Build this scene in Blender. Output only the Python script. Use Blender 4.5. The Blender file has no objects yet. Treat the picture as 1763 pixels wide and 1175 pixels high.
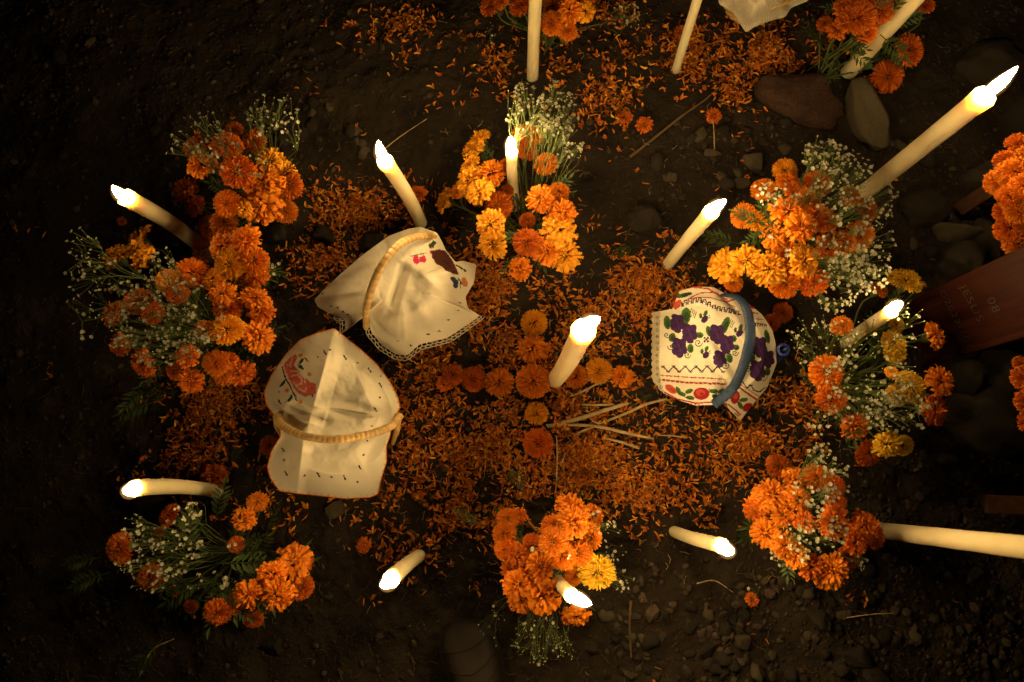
import bpy, math, random
import numpy as np
from mathutils import Vector, Matrix, Quaternion
from math import pi, sin, cos, radians

random.seed(7)
rng = np.random.default_rng(7)
scene = bpy.context.scene
COL = scene.collection

# ------------------------------------------------------------------ camera
H = 1.55                       # a person holding the camera out over the grave
F = 1175.0                     # focal length in photograph pixels (24 mm on 36 mm)
CX, CY = 881.5, 587.5
NADIR = (912.0, 830.0)
n_cam = Vector(((NADIR[0]-CX)/F, -(NADIR[1]-CY)/F, -1)).normalized()
ROT = n_cam.rotation_difference(Vector((0, 0, -1)))
CAM = Vector((0, 0, H))
cam_d = bpy.data.cameras.new('camera')
cam_d.lens = 24.0
cam_d.sensor_width = 36.0
cam_d.clip_start = 0.02
cam_d.clip_end = 500
cam_d.dof.use_dof = True
cam_d.dof.focus_distance = 1.47
cam_d.dof.aperture_fstop = 3.6
cam = bpy.data.objects.new('camera', cam_d)
cam.location = CAM
cam.rotation_mode = 'QUATERNION'
cam.rotation_quaternion = ROT
COL.objects.link(cam)
scene.camera = cam

# ------------------------------------------------------------------ night sky
world = bpy.data.worlds.new('World')
scene.world = world
world.use_nodes = True
wn = world.node_tree.nodes
bg = wn.get('Background') or wn.new('ShaderNodeBackground')
sky = wn.new('ShaderNodeTexSky')
sky.sky_type = 'NISHITA'
sky.sun_disc = False
sky.sun_elevation = radians(35)
sky.sun_rotation = radians(120)
world.node_tree.links.new(sky.outputs[0], bg.inputs[0])
bg.inputs[1].default_value = 0.0004
sun_d = bpy.data.lights.new('moon', 'SUN')
sun_d.energy = 0.0015
sun_d.angle = radians(0.5)
sun_d.color = (0.8, 0.88, 1.0)
sun = bpy.data.objects.new('moon', sun_d)
sun.rotation_euler = (radians(55), 0, radians(60))
COL.objects.link(sun)

scene.view_settings.view_transform = 'Standard'
scene.view_settings.look = 'None'
scene.view_settings.gamma = 1.0
scene.view_settings.use_curve_mapping = False
scene.view_settings.exposure = 0.0
cy = scene.cycles
cy.use_denoising = True
cy.max_bounces = 6
cy.diffuse_bounces = 3
cy.glossy_bounces = 2
cy.transmission_bounces = 3
cy.sample_clamp_indirect = 4.0
cy.use_light_tree = True
cy.caustics_reflective = False
cy.caustics_refractive = False

FLAME_W = 350.0                # radiance of a candle flame
FLAME_C = (1.0, 0.63, 0.25)

# ------------------------------------------------------------------ where a photo point lies
def ray(px, py):
    return ROT @ Vector(((px-CX)/F, -(py-CY)/F, -1.0))
def P(px, py, z):
    d = ray(px, py)
    return CAM + d*((z-H)/d.z)
def depth_scale(p):
    """metres per photo pixel at world point p"""
    return -(ROT.inverted() @ (Vector(p)-CAM)).z/F
RI = np.array(ROT.inverted().to_matrix())
RM = np.array(ROT.to_matrix())
def project(V):
    c = (np.asarray(V)-np.array([0, 0, H])) @ RI.T
    return CX+F*c[:, 0]/-c[:, 2], CY-F*c[:, 1]/-c[:, 2]
def Pn(px, py, z):
    d = np.stack([(px-CX)/F, -(py-CY)/F, -np.ones_like(px)], -1) @ RM.T
    t = (z-H)/d[..., 2]
    return np.array([0, 0, H])+d*t[..., None]

def vn(x, y, seed=0):
    """smooth value noise, -1..1"""
    x = np.asarray(x, float); y = np.asarray(y, float)
    xi = np.floor(x).astype(np.int64); yi = np.floor(y).astype(np.int64)
    fx = x-xi; fy = y-yi
    fx = fx*fx*(3-2*fx); fy = fy*fy*(3-2*fy)
    def h(a, b):
        n = (a*374761393+b*668265263+seed*974634777) & 0x7fffffff
        n = ((n ^ (n >> 13))*1274126177) & 0x7fffffff
        n = n ^ (n >> 16)
        return (n & 0xffff)/32767.5-1
    return (h(xi, yi)*(1-fx)+h(xi+1, yi)*fx)*(1-fy)+(h(xi, yi+1)*(1-fx)+h(xi+1, yi+1)*fx)*fy
def gz(x, y):
    near = np.exp(-((np.asarray(x)/2.2)**2+((np.asarray(y)-.3)/2.0)**2))
    return (0.016*vn(x*2.7+3, y*2.7, 1)+0.008*vn(x*8, y*8, 2)+(0.0055*vn(x*23, y*23, 3)
            + 0.0036*vn(x*60, y*60, 4)+0.0024*vn(x*140, y*140, 5))*near)
def gzf(x, y):
    return float(gz(np.array([x]), np.array([y]))[0])
def G(px, py, dz=0.0):
    z = 0.0
    for _ in range(4):
        p = P(px, py, z); z = gzf(p.x, p.y)+dz
    return P(px, py, z)

# ------------------------------------------------------------------ helpers
def mesh_np(name, V, Fc, mats=(), smooth=True, mi=None, fcol=None):
    me = bpy.data.meshes.new(name)
    V = np.asarray(V, np.float32)
    if isinstance(Fc, np.ndarray):
        n, k = Fc.shape
        me.vertices.add(len(V)); me.vertices.foreach_set('co', V.ravel())
        me.loops.add(n*k); me.loops.foreach_set('vertex_index', Fc.astype(np.int32).ravel())
        me.polygons.add(n)
        me.polygons.foreach_set('loop_start', np.arange(0, n*k, k, dtype=np.int32))
        try: me.polygons.foreach_set('loop_total', np.full(n, k, dtype=np.int32))
        except Exception: pass
    else:
        me.from_pydata([tuple(map(float, v)) for v in V], [], [tuple(f) for f in Fc])
    for m in mats: me.materials.append(m)
    me.polygons.foreach_set('use_smooth', np.full(len(me.polygons), bool(smooth)))
    if mi is not None: me.polygons.foreach_set('material_index', np.asarray(mi, np.int32))
    if fcol is not None:           # one colour for each face
        at = me.color_attributes.new('tint', 'FLOAT_COLOR', 'CORNER')
        tot = np.zeros(len(me.polygons), np.int32); me.polygons.foreach_get('loop_total', tot)
        c = np.concatenate([fcol, np.ones((len(fcol), 1))], 1)
        at.data.foreach_set('color', np.repeat(c, tot, axis=0).astype(np.float32).ravel())
    me.update(); me.validate()
    return me
def link(name, data, parent=None, loc=None, rot=None, scale=None):
    o = bpy.data.objects.new(name, data)
    COL.objects.link(o)
    if parent is not None: o.parent = parent
    if loc is not None: o.location = loc
    if rot is not None:
        o.rotation_mode = 'QUATERNION'; o.rotation_quaternion = rot
    if scale is not None: o.scale = (scale,)*3 if isinstance(scale, (int, float)) else scale
    return o
def tag(o, label=None, cat=None, group=None, kind=None):
    if label: o['label'] = label
    if cat: o['category'] = cat
    if group: o['group'] = group
    if kind: o['kind'] = kind
    return o
def thing(name, loc, label, cat, group=None):
    return tag(link(name, None, None, loc), label, cat, group)

class MB:
    """collects shapes into one mesh"""
    def __init__(s): s.v = []; s.f = []; s.m = []; s.c = []
    def add(s, V, Fs, m=0, c=None):
        b = len(s.v)
        s.v += [tuple(v) for v in V]; s.f += [tuple(i+b for i in f) for f in Fs]; s.m += [m]*len(Fs)
        s.c += [c or (1, 1, 1)]*len(Fs)
    def tube(s, pts, r, seg=6, m=0, cap=True, flat=1.0, up=None):
        pts = [Vector(p) for p in pts]; n = len(pts)
        rr = r if isinstance(r, (list, tuple)) else [r]*n
        V = []; Fs = []; ref = Vector(up) if up else Vector((.13, .31, .94))
        for i, p in enumerate(pts):
            t = (pts[min(i+1, n-1)]-pts[max(i-1, 0)]).normalized()
            a = t.cross(ref)
            if a.length < 1e-4: a = t.cross(Vector((1, 0, 0)))
            a.normalize(); b = t.cross(a)
            for k in range(seg):
                q = 2*pi*k/seg
                V.append(p+a*cos(q)*rr[i]+b*sin(q)*rr[i]*flat)
        for i in range(n-1):
            for k in range(seg):
                Fs.append((i*seg+k, i*seg+(k+1) % seg, (i+1)*seg+(k+1) % seg, (i+1)*seg+k))
        if cap:
            Fs.append(tuple(range(seg))[::-1]); Fs.append(tuple((n-1)*seg+k for k in range(seg)))
        s.add(V, Fs, m)
    def mesh(s, name, mats, smooth=True, col=False):
        return mesh_np(name, s.v, s.f, mats, smooth, s.m, np.array(s.c, float) if col else None)

def bez(pts, n=16):
    """Catmull-Rom through points"""
    pts = [Vector(p) for p in pts]; q = [pts[0]*2-pts[1]]+pts+[pts[-1]*2-pts[-2]]; out = []
    m = len(pts)-1
    for i in range(n+1):
        t = i/n*m; k = min(int(t), m-1); u = t-k
        a, b, c, d = q[k:k+4]
        out.append(.5*((2*b)+(c-a)*u+(2*a-5*b+4*c-d)*u*u+(3*b-a-3*c+d)*u**3))
    return out

def mat(name, color, rough=.7, bump=0, bscale=60, var=0, vscale=20, trans=0, sss=0, sss_r=.01, attr=False,
        objvar=0, coat=0, dark=None, spec=.3, stretch=None):
    m = bpy.data.materials.new(name); m.use_nodes = True
    N = m.node_tree.nodes; L = m.node_tree.links
    b = N['Principled BSDF']; out = N['Material Output']
    b.inputs['Roughness'].default_value = rough
    b.inputs['Specular IOR Level'].default_value = spec
    tc = N.new('ShaderNodeTexCoord')
    src = tc.outputs['Object']
    if stretch:
        mp = N.new('ShaderNodeMapping'); mp.inputs['Scale'].default_value = stretch
        L.new(src, mp.inputs[0]); src = mp.outputs[0]
    if attr:
        a = N.new('ShaderNodeAttribute'); a.attribute_name = 'tint'; colout = a.outputs['Color']
    else:
        rgb = N.new('ShaderNodeRGB'); rgb.outputs[0].default_value = (*color, 1); colout = rgb.outputs[0]
    if var:
        nz = N.new('ShaderNodeTexNoise'); nz.inputs['Scale'].default_value = vscale; nz.inputs['Detail'].default_value = 6
        L.new(src, nz.inputs['Vector'])
        rp = N.new('ShaderNodeMapRange'); rp.inputs[1].default_value = .3; rp.inputs[2].default_value = .7
        rp.inputs[3].default_value = 1-var; rp.inputs[4].default_value = 1+var
        L.new(nz.outputs[0], rp.inputs[0])
        mx = N.new('ShaderNodeVectorMath'); mx.operation = 'SCALE'
        L.new(colout, mx.inputs[0]); L.new(rp.outputs[0], mx.inputs['Scale']); colout = mx.outputs[0]
    if objvar:
        oi = N.new('ShaderNodeObjectInfo'); rp = N.new('ShaderNodeMapRange')
        rp.inputs[3].default_value = 1-objvar; rp.inputs[4].default_value = 1+objvar
        L.new(oi.outputs['Random'], rp.inputs[0])
        mx = N.new('ShaderNodeVectorMath'); mx.operation = 'SCALE'
        L.new(colout, mx.inputs[0]); L.new(rp.outputs[0], mx.inputs['Scale']); colout = mx.outputs[0]
    L.new(colout, b.inputs['Base Color'])
    if bump:
        nb = N.new('ShaderNodeTexNoise'); nb.inputs['Scale'].default_value = bscale; nb.inputs['Detail'].default_value = 8
        L.new(src, nb.inputs['Vector'])
        bp = N.new('ShaderNodeBump'); bp.inputs['Strength'].default_value = bump; bp.inputs['Distance'].default_value = .003
        L.new(nb.outputs[0], bp.inputs['Height']); L.new(bp.outputs[0], b.inputs['Normal'])
    if sss:
        b.inputs['Subsurface Weight'].default_value = sss
        b.inputs['Subsurface Radius'].default_value = (1, .72, .42)
        b.inputs['Subsurface Scale'].default_value = sss_r
    if coat: b.inputs['Coat Weight'].default_value = coat; b.inputs['Coat Roughness'].default_value = .25
    if trans:
        tr = N.new('ShaderNodeBsdfTranslucent'); L.new(colout, tr.inputs[0])
        ms = N.new('ShaderNodeMixShader'); ms.inputs[0].default_value = trans
        L.new(b.outputs[0], ms.inputs[1]); L.new(tr.outputs[0], ms.inputs[2]); L.new(ms.outputs[0], out.inputs[0])
    return m

M = {}
M['soil'] = mat('soil', (.0185, .0132, .0075), .95, 1.0, 130, .5, 9)
M['crumb'] = mat('soil_crumb', (.027, .019, .0115), .95, .4, 300, .3, 40)
M['gravel'] = mat('gravel', (1, 1, 1), .9, .3, 300, .2, 90, attr=True)
M['stone'] = mat('stone', (.032, .026, .018), .95, 1.0, 45, .35, 22, objvar=.25)
M['stone_pale'] = mat('pale_stone', (.10, .083, .052), .95, 1.0, 50, .3, 25)
M['stone_red'] = mat('reddish_stone', (.055, .028, .017), .7, .9, 40, .5, 14)
M['orange'] = mat('marigold_orange', (.80, .245, .008), .65, trans=.12, objvar=.12, var=.12, vscale=60)
M['gold'] = mat('marigold_gold', (.88, .40, .016), .65, trans=.12, objvar=.1, var=.12, vscale=60)
M['red'] = mat('marigold_deep_orange', (.68, .165, .008), .65, trans=.12, objvar=.15, var=.15, vscale=60)  # natural deep tint, also picked to put dimness into heads of poorly lit bouquets
M['yellow'] = mat('marigold_yellow', (.82, .52, .03), .65, trans=.12, objvar=.08, var=.1, vscale=60)
M['petal'] = mat('loose_petal', (1, 1, 1), .7, trans=.15, attr=True)
M['leaf'] = mat('leaf_green', (.045, .075, .018), .6, trans=.15, var=.3, vscale=50, objvar=.3)
M['stem'] = mat('stem_green', (.07, .10, .025), .6, var=.2)
M['gypstem'] = mat('thin_stem_green', (.075, .105, .028), .6)
M['white'] = mat('floret_white', (.52, .52, .39), .7, trans=.25)
M['bud'] = mat('bud_green', (.30, .34, .12), .7)
M['wax'] = mat('candle_wax', (.70, .60, .38), .42, .12, 60, .04, 30, sss=1.0, sss_r=.055, spec=.4)
M['waxrun'] = mat('wax_run', (.74, .64, .42), .45, trans=.35, spec=.4)
M['wick'] = mat('wick', (.02, .015, .01), .9)
M['wicker'] = mat('wicker', (.52, .33, .12), .5, .5, 160, .22, 60, spec=.5)
M['wicker_wrap'] = mat('cane_wrap', (.50, .33, .12), .38, .35, 120, .28, 26, objvar=.18, spec=.6)
M['cloth'] = mat('cotton_cloth', (1, 1, 1), .85, .12, 500, .05, 12, attr=True, trans=.08)
M['lace'] = mat('lace_thread', (.76, .72, .58), .85)
M['bluewrap'] = mat('blue_band', (.013, .036, .095), .5, .3, 300, .2, 60, spec=.5)
M['bluejar'] = mat('blue_glaze', (.02, .04, .22), .25, spec=.6)
M['wood'] = mat('varnished_wood', (.018, .0032, .0014), .6, .6, 14, .6, 9, spec=.15, stretch=(6, 6, .8))
M['wood2'] = mat('brown_wood', (.06, .024, .010), .6, .35, 20, .3, 12, stretch=(6, 6, .8))
M['letter'] = mat('scratched_letter', (.034, .028, .021), .6)
M['straw'] = mat('dry_straw', (.48, .36, .17), .7, .3, 120, .2, 40)
M['twig'] = mat('twig', (.12, .08, .04), .9, .5, 90, .3, 30)
M['leather'] = mat('boot_leather', (.013, .009, .006), .75, .3, 120, .3, 30)
M['leatherdark'] = mat('boot_seam', (.012, .009, .007), .8)
M['trouser'] = mat('black_fabric', (.008, .009, .011), .9, .3, 200)
def flame_mat(name, k):
    fm = bpy.data.materials.new(name); fm.use_nodes = True
    nt = fm.node_tree; nt.nodes.clear()
    e_ = nt.nodes.new('ShaderNodeEmission'); e_.inputs[0].default_value = (*FLAME_C, 1); e_.inputs[1].default_value = FLAME_W*k
    o_ = nt.nodes.new('ShaderNodeOutputMaterial'); nt.links.new(e_.outputs[0], o_.inputs[0])
    return fm
def glow_mat(name, k):           # added glowing shell that imitates a soft halo round the flame
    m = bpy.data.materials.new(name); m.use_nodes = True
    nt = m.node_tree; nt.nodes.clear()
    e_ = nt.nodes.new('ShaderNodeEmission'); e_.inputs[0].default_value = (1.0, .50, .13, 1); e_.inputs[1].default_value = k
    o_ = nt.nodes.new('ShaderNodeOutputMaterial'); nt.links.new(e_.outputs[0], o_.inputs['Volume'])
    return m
M['halo'] = glow_mat('flame_halo', 11.0)
M['flame'] = {'low': flame_mat('flame_low', .38), 'mid': flame_mat('flame_steady', 1.0), 'high': flame_mat('flame_strong', 2.3)}

# ------------------------------------------------------------------ ground sheet
def axis(lo, hi, step, far):
    a = list(np.arange(lo, hi, step)); s = step; x = a[-1]; r = []
    while x < far: s *= 1.35; x += s; r.append(x)
    s = step; x = a[0]; l = []
    while x > -far: s *= 1.35; x -= s; l.append(x)
    return np.array(l[::-1]+a+r)
gx = axis(-1.45, 1.45, .0055, 60); gy = axis(-.6, 1.45, .0055, 60)
X, Y = np.meshgrid(gx, gy)
Z = gz(X, Y)
nx, ny = len(gx), len(gy)
idx = np.arange(nx*ny).reshape(ny, nx)
Fq = np.stack([idx[:-1, :-1], idx[:-1, 1:], idx[1:, 1:], idx[1:, :-1]], -1).reshape(-1, 4)
ground = link('ground', mesh_np('ground', np.stack([X, Y, Z], -1).reshape(-1, 3), Fq, [M['soil']]))
tag(ground, 'dark damp soil of the grave strewn with petals and stones', kind='structure')

# ------------------------------------------------------------------ soil crumbs and gravel
phi = (1+5**.5)/2
ICO = np.array([(-1, phi, 0), (1, phi, 0), (-1, -phi, 0), (1, -phi, 0), (0, -1, phi), (0, 1, phi), (0, -1, -phi), (0, 1, -phi),
                (phi, 0, -1), (phi, 0, 1), (-phi, 0, -1), (-phi, 0, 1)])/math.sqrt(1+phi*phi)
IF = np.array([(0, 11, 5), (0, 5, 1), (0, 1, 7), (0, 7, 10), (0, 10, 11), (1, 5, 9), (5, 11, 4), (11, 10, 2), (10, 7, 6), (7, 1, 8),
               (3, 9, 4), (3, 4, 2), (3, 2, 6), (3, 6, 8), (3, 8, 9), (4, 9, 5), (2, 4, 11), (6, 2, 10), (8, 6, 7), (9, 8, 1)])
def rand_rot(n):
    q = rng.normal(size=(n, 4)); q /= np.linalg.norm(q, axis=1)[:, None]
    w, x, y, z = q.T
    return np.stack([1-2*(y*y+z*z), 2*(x*y-z*w), 2*(x*z+y*w), 2*(x*y+z*w), 1-2*(x*x+z*z), 2*(y*z-x*w),
                     2*(x*z-y*w), 2*(y*z+x*w), 1-2*(x*x+y*y)], -1).reshape(n, 3, 3)
def rubble(name, px, py, size, m, sink=.35, cols=None):
    n = len(px)
    p = Pn(px, py, np.zeros(n)); z = gz(p[:, 0], p[:, 1])
    sc = rng.uniform(.55, 1.25, (n, 1, 3))*size[:, None, None]
    v = ICO[None]*rng.uniform(.7, 1.15, (n, 12, 1))
    R = rand_rot(n)
    v = np.einsum('nij,nkj->nki', R, v*sc)
    v[..., 2] *= .7
    v[..., 0] += p[:, 0, None]; v[..., 1] += p[:, 1, None]; v[..., 2] += (z+size*(.5-sink))[:, None]
    Fc = (IF[None]+(np.arange(n)*12)[:, None, None]).reshape(-1, 3)
    fc = None if cols is None else np.repeat(cols, 20, axis=0)
    return tag(link(name, mesh_np(name, v.reshape(-1, 3), Fc, [m], smooth=False, fcol=fc)), kind='stuff')
n = 34000
o = rubble('soil_crumbs', rng.uniform(-60, 1830, n), rng.uniform(-80, 1240, n), np.abs(rng.normal(0, .0019, n))+.0010, M['crumb'])
o['label'] = 'fine crumbs of dark earth all over the ground'
def gravel_density(px, py):
    d = .22+.9*((px > 1080) & (py > 960)) + .5*((px > 1430) & (py > 700)) + .55*((px > 1080) & (px < 1420) & (py > 180) & (py < 380))
    d = d+.4*((px > 1500) & (py > 250) & (py < 520)) + .35*((px < 560) & (py < 420))+.3*((px > 520) & (px < 900) & (py > 230) & (py < 330))
    return d*(.6+.6*vn(px/90, py/90, 9))
px = rng.uniform(-60, 1830, 26000); py = rng.uniform(-80, 1240, 26000)
k = rng.uniform(0, 1.6, len(px)) < gravel_density(px, py)
px, py = px[k][:5200], py[k][:5200]
big = ((px > 1080) & (py > 960)).astype(float)
sz = .0026+np.abs(rng.normal(0, .0034, len(px)))*(1+.5*big)
base = np.array([.036, .027, .018]); g = rng.uniform(.5, 1.8, (len(px), 1))
o = rubble('gravel', px, py, sz, M['gravel'], cols=base*g*rng.uniform(.9, 1.1, (len(px), 3)))
o['label'] = 'small angular gravel pressed into the dark soil'

# ------------------------------------------------------------------ stones
def ico_sub(level):
    V = [tuple(v) for v in ICO]; Fs = [tuple(f) for f in IF]
    for _ in range(level):
        c = {}; nf = []
        def mid(a, b):
            k = (min(a, b), max(a, b))
            if k not in c:
                m = (np.array(V[a])+np.array(V[b]))/2; V.append(tuple(m/np.linalg.norm(m))); c[k] = len(V)-1
            return c[k]
        for a, b, d in Fs:
            x, y, z = mid(a, b), mid(b, d), mid(d, a)
            nf += [(a, x, z), (b, y, x), (d, z, y), (x, y, z)]
        Fs = nf
    return np.array(V), np.array(Fs)
S3 = ico_sub(3); S2 = ico_sub(2)
def stone_mesh(name, seed, round_, m, lvl=2):
    V, Fs = (S3 if lvl == 3 else S2)
    r = np.random.default_rng(seed); V = V.copy()
    if not round_: V = np.sign(V)*np.abs(V)**.62; V /= np.abs(V).max()*1.02
    for _ in range(9 if not round_ else 4):       # chip planar facets
        d = r.normal(size=3); d /= np.linalg.norm(d); h = r.uniform(.55, .85) if not round_ else r.uniform(.78, .92)
        s = V @ d; k = s > h
        V[k] -= np.outer((s[k]-h)*.9, d)
    nz = vn(V[:, 0]*2.3+seed, V[:, 1]*2.3+V[:, 2]*1.7, seed)*.12+vn(V[:, 0]*6+seed, V[:, 1]*6-V[:, 2]*5, seed+1)*.07
    V *= (1+nz)[:, None]
    return mesh_np(name, V, Fs, [m], smooth=True)
stones = [ # px, py, half w px, half h px, rotation deg, height m, material, round, label
 (1380, 183, 74, 46, 3, .045, 'stone_red', 0, 'large reddish flat-topped stone below the orange petals at top right'),
 (1484, 208, 26, 62, -22, .05, 'stone_pale', 0, 'long grey-brown stone leaning beside the large reddish stone'),
 (1641, 405, 36, 16, 6, .045, 'stone_pale', 0, 'flat pale wedge-shaped stone between the short wooden peg and the cross'),
 (1644, 460, 31, 37, 10, .06, 'stone', 1, 'round grey stone touching the upper edge of the wooden cross'),
 (1690, 425, 24, 42, -15, .05, 'stone', 1, 'dark upright stone beside the round grey one near the cross'),
 (1690, 318, 36, 28, 10, .06, 'stone', 1, 'rounded brown stone behind the short wooden peg'),
 (1750, 218, 22, 42, 0, .07, 'stone', 1, 'smooth dark stone under the tall candle at the right edge'),
 (1587, 363, 36, 30, 0, .04, 'stone', 1, 'dull brown round stone half sunk in the soil below the thick candle'),
 (1695, 722, 72, 56, 15, .08, 'stone', 1, 'biggest dark boulder under the wooden cross at the right'),
 (1712, 660, 40, 50, 0, .085, 'stone', 1, 'round boulder squeezed between the cross and the biggest boulder'),
 (1652, 655, 24, 30, 10, .06, 'stone', 1, 'brown stone tucked against the lower edge of the cross'),
 (1294, 281, 20, 16, 20, .026, 'stone_pale', 0, 'pale pointed stone lying alone on bare soil right of centre'),
 (1222, 265, 17, 8, 0, .012, 'stone_pale', 0, 'thin flat pale stone chip on the bare soil'),
 (1131, 281, 11, 15, 0, .016, 'stone', 1, 'small upright oval stone on bare soil left of the flat chip'),
 (1155, 307, 9, 8, 30, .012, 'stone_pale', 0, 'tiny bright triangular stone on the bare soil'),
 (477, 404, 17, 17, 0, .024, 'stone', 1, 'round grey pebble beside the marigolds left of the first basket'),
 (560, 405, 22, 16, 15, .03, 'stone', 0, 'rough brown stone among petals above the tilted cloth'),
 (645, 420, 22, 20, 0, .03, 'stone', 0, 'brown stone with petals round it above the tented cloth'),
 (575, 880, 20, 12, -35, .02, 'stone_pale', 0, 'wedge of pale stone just below the front basket cloth'),
 (472, 1110, 18, 14, 0, .02, 'stone', 0, 'dark stone lost in the shadow at bottom left'),
 (1407, 1062, 20, 19, 8, .028, 'stone', 0, 'angular reddish-grey stone below the lower right bouquet'),
 (1391, 1025, 12, 12, 0, .02, 'stone_pale', 0, 'small square stone just under the lower right bouquet'),
 (1276, 1104, 12, 12, 0, .02, 'stone_pale', 0, 'pale rounded stone at the bottom between two gravel hollows'),
 (1303, 1158, 15, 12, 30, .02, 'stone_pale', 0, 'pale angular stone touching the bottom edge of the scene'),
 (1474, 1130, 26, 17, -12, .025, 'stone', 0, 'broad flat stone in the gravel at bottom right'),
 (1443, 1153, 14, 12, 20, .02, 'stone', 0, 'brown stone left of the broad flat stone in the gravel'),
 (1506, 1162, 22, 14, 0, .02, 'stone', 0, 'flat brown stone right of the broad flat one in the gravel'),
 (1110, 380, 40, 22, 5, .035, 'stone', 0, 'long low clod of earth and stone left of the leaning candle'),
 (1480, 950, 20, 15, 0, .02, 'stone', 1, 'smooth stone in the shade of the lower right bouquet'),
 (1700, 115, 50, 36, 0, .05, 'stone', 1, 'large dim slate-coloured stone in the dark top right corner'),
]
for i, (sx, sy, hw, hh, rot, hz, mt, rd, lab) in enumerate(stones):
    p = G(sx, sy); s = depth_scale(p)
    me = stone_mesh('stone', 40+i, rd, M[mt], 3 if hw > 13 else 2)
    o = link('stone', me, None, (p.x, p.y, p.z+hz*.25), Quaternion((0, 0, 1), radians(-rot)), (hw*s*1.08, hh*s*1.08, hz))
    tag(o, lab, 'stone', 'larger stones around the grave')
small = [stone_mesh('stone', 900+i, i % 2, M['stone' if i % 3 else 'stone_pale']) for i in range(8)]
r2 = random.Random(5); zones = [(1180, 1420, 990, 1175, 34, 'in the gravel below the lower right bouquet'), (1420, 1763, 960, 1175, 34, 'in the darkest gravel at bottom right'),
         (1520, 1640, 240, 460, 12, 'between the thick candle and the wooden peg'), (1090, 1420, 200, 340, 16, 'on bare soil above the ragged candle'),
         (0, 300, 60, 330, 12, 'in the dark upper left corner'), (470, 640, 150, 330, 14, 'left of the slim candle above the tented cloth'),
         (1000, 1200, 1020, 1170, 14, 'beside the straight twig at the bottom'), (1480, 1763, 780, 900, 10, 'between the yellow bouquet and the brown plank')]
for (x0, x1, y0, y1, c, zl) in zones:
    for _ in range(c):
        sx, sy = r2.uniform(x0, x1), r2.uniform(y0, y1); p = G(sx, sy); s = depth_scale(p)
        w = r2.uniform(5, 12)*s
        o = link('stone', r2.choice(small), None, (p.x, p.y, p.z+w*.2),
                 Quaternion((r2.uniform(-.3, .3), r2.uniform(-.3, .3), 1), r2.uniform(0, 6.28)), (w*r2.uniform(.9, 1.5), w, w*.7))
        tag(o, 'small dusty stone lying loose '+zl, 'stone', 'small loose stones '+zl)

# ------------------------------------------------------------------ loose petals
patches = [(930, 640, 270, 215, 3300), (1010, 790, 320, 85, 1500), (800, 780, 160, 115, 1100), (615, 360, 115, 62, 650), (560, 450, 62, 75, 450),
 (370, 700, 120, 85, 800), (350, 790, 100, 60, 350), (1110, 485, 100, 62, 560), (1060, 540, 90, 60, 350), (1290, 770, 110, 80, 600),
 (1375, 690, 50, 70, 260), (760, 880, 140, 60, 480), (720, 930, 60, 60, 130), (1100, 850, 160, 55, 480), (700, 50, 130, 60, 260), (860, 100, 90, 70, 160), (760, 640, 90, 60, 500), (850, 500, 120, 70, 500), (940, 830, 90, 40, 250),
 (1055, 175, 75, 85, 330), (1185, 90, 100, 70, 500), (1320, 95, 110, 58, 700), (1260, 165, 70, 40, 160), (960, 110, 120, 60, 130), (880, 560, 900, 580, 420),
 (800, 470, 80, 70, 350), (1030, 20, 90, 50, 200), (850, 330, 120, 60, 60), (1500, 60, 80, 60, 60), (440, 880, 90, 40, 60), (470, 760, 40, 90, 250)]
cx_, cy_ = [], []
for (ax, ay, rx, ry, cnt) in patches:
    nc = max(3, cnt*2//7)
    a = rng.uniform(0, 2*pi, nc*2); r = np.minimum(np.abs(rng.normal(0, .62, nc*2)), 1.45)
    qx, qy = ax+rx*r*np.cos(a), ay+ry*r*np.sin(a)
    keep = vn(qx/38, qy/38, 21)+.6*vn(qx/90, qy/90, 22) > .02-.8*rng.uniform(0, 1, len(qx))
    qx, qy = qx[keep][:nc], qy[keep][:nc]
    per = rng.integers(3, 12, len(qx))
    cx_.append(np.repeat(qx, per)+rng.normal(0, 12, per.sum())); cy_.append(np.repeat(qy, per)+rng.normal(0, 12, per.sum()))
px = np.concatenate(cx_); py = np.concatenate(cy_)
for (hx, hy, hr) in ((919, 558, 32), (917, 603, 34), (917, 658, 38), (923, 713, 27), (927, 763, 33), (861, 661, 32), (815, 654, 29), (781, 646, 24), (765, 662, 18), (992, 650, 28), (1030, 641, 30), (1070, 650, 27)):
    k = np.hypot(px-hx, py-hy) > hr*rng.uniform(.75, 1.25, len(px)); px, py = px[k], py[k]
k = ~((px > 660) & (px < 1160) & (py > 230) & (py < 330) & (rng.uniform(0, 1, len(px)) < .6)); px, py = px[k], py[k]
n = len(px)
pos = Pn(px, py, np.zeros(n))
L = rng.uniform(.007, .018, n)*rng.uniform(.8, 1.15, n); W = rng.uniform(.0011, .0032, n)
sy_ = np.array([0, .35, .72, 1.0]); wy = np.array([.30, .75, 1.0, .45])
curl = rng.normal(.0, .9, n); twist = rng.normal(0, .6, n)
v = np.zeros((n, 4, 3, 3))
for r_ in range(4):
    for c_ in range(3):
        s = sy_[r_]; side = (c_-1)
        tw = twist*s
        v[:, r_, c_, 0] = L*(s-.5)+(0 if c_ != 1 or r_ != 3 else L*.06)
        v[:, r_, c_, 1] = side*W*wy[r_]*np.cos(tw)+L*.25*np.sin(curl)*(s-.5)**2*2
        v[:, r_, c_, 2] = side*W*wy[r_]*np.sin(tw)+L*.55*curl*(s-.5)**2+(abs(side)*.25*W)
R = rand_rot(n)
tuft = np.repeat(np.arange(n//5+1), 5)[:n]; torn = rng.uniform(0, 1, n//5+1)[tuft] < .62      # petals still hanging together in torn tufts
az = np.where(torn, rng.uniform(0, 2*pi, n//5+1)[tuft]+rng.normal(0, .75, n), rng.uniform(0, 2*pi, n))
first = (np.arange(n)//5)*5
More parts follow.
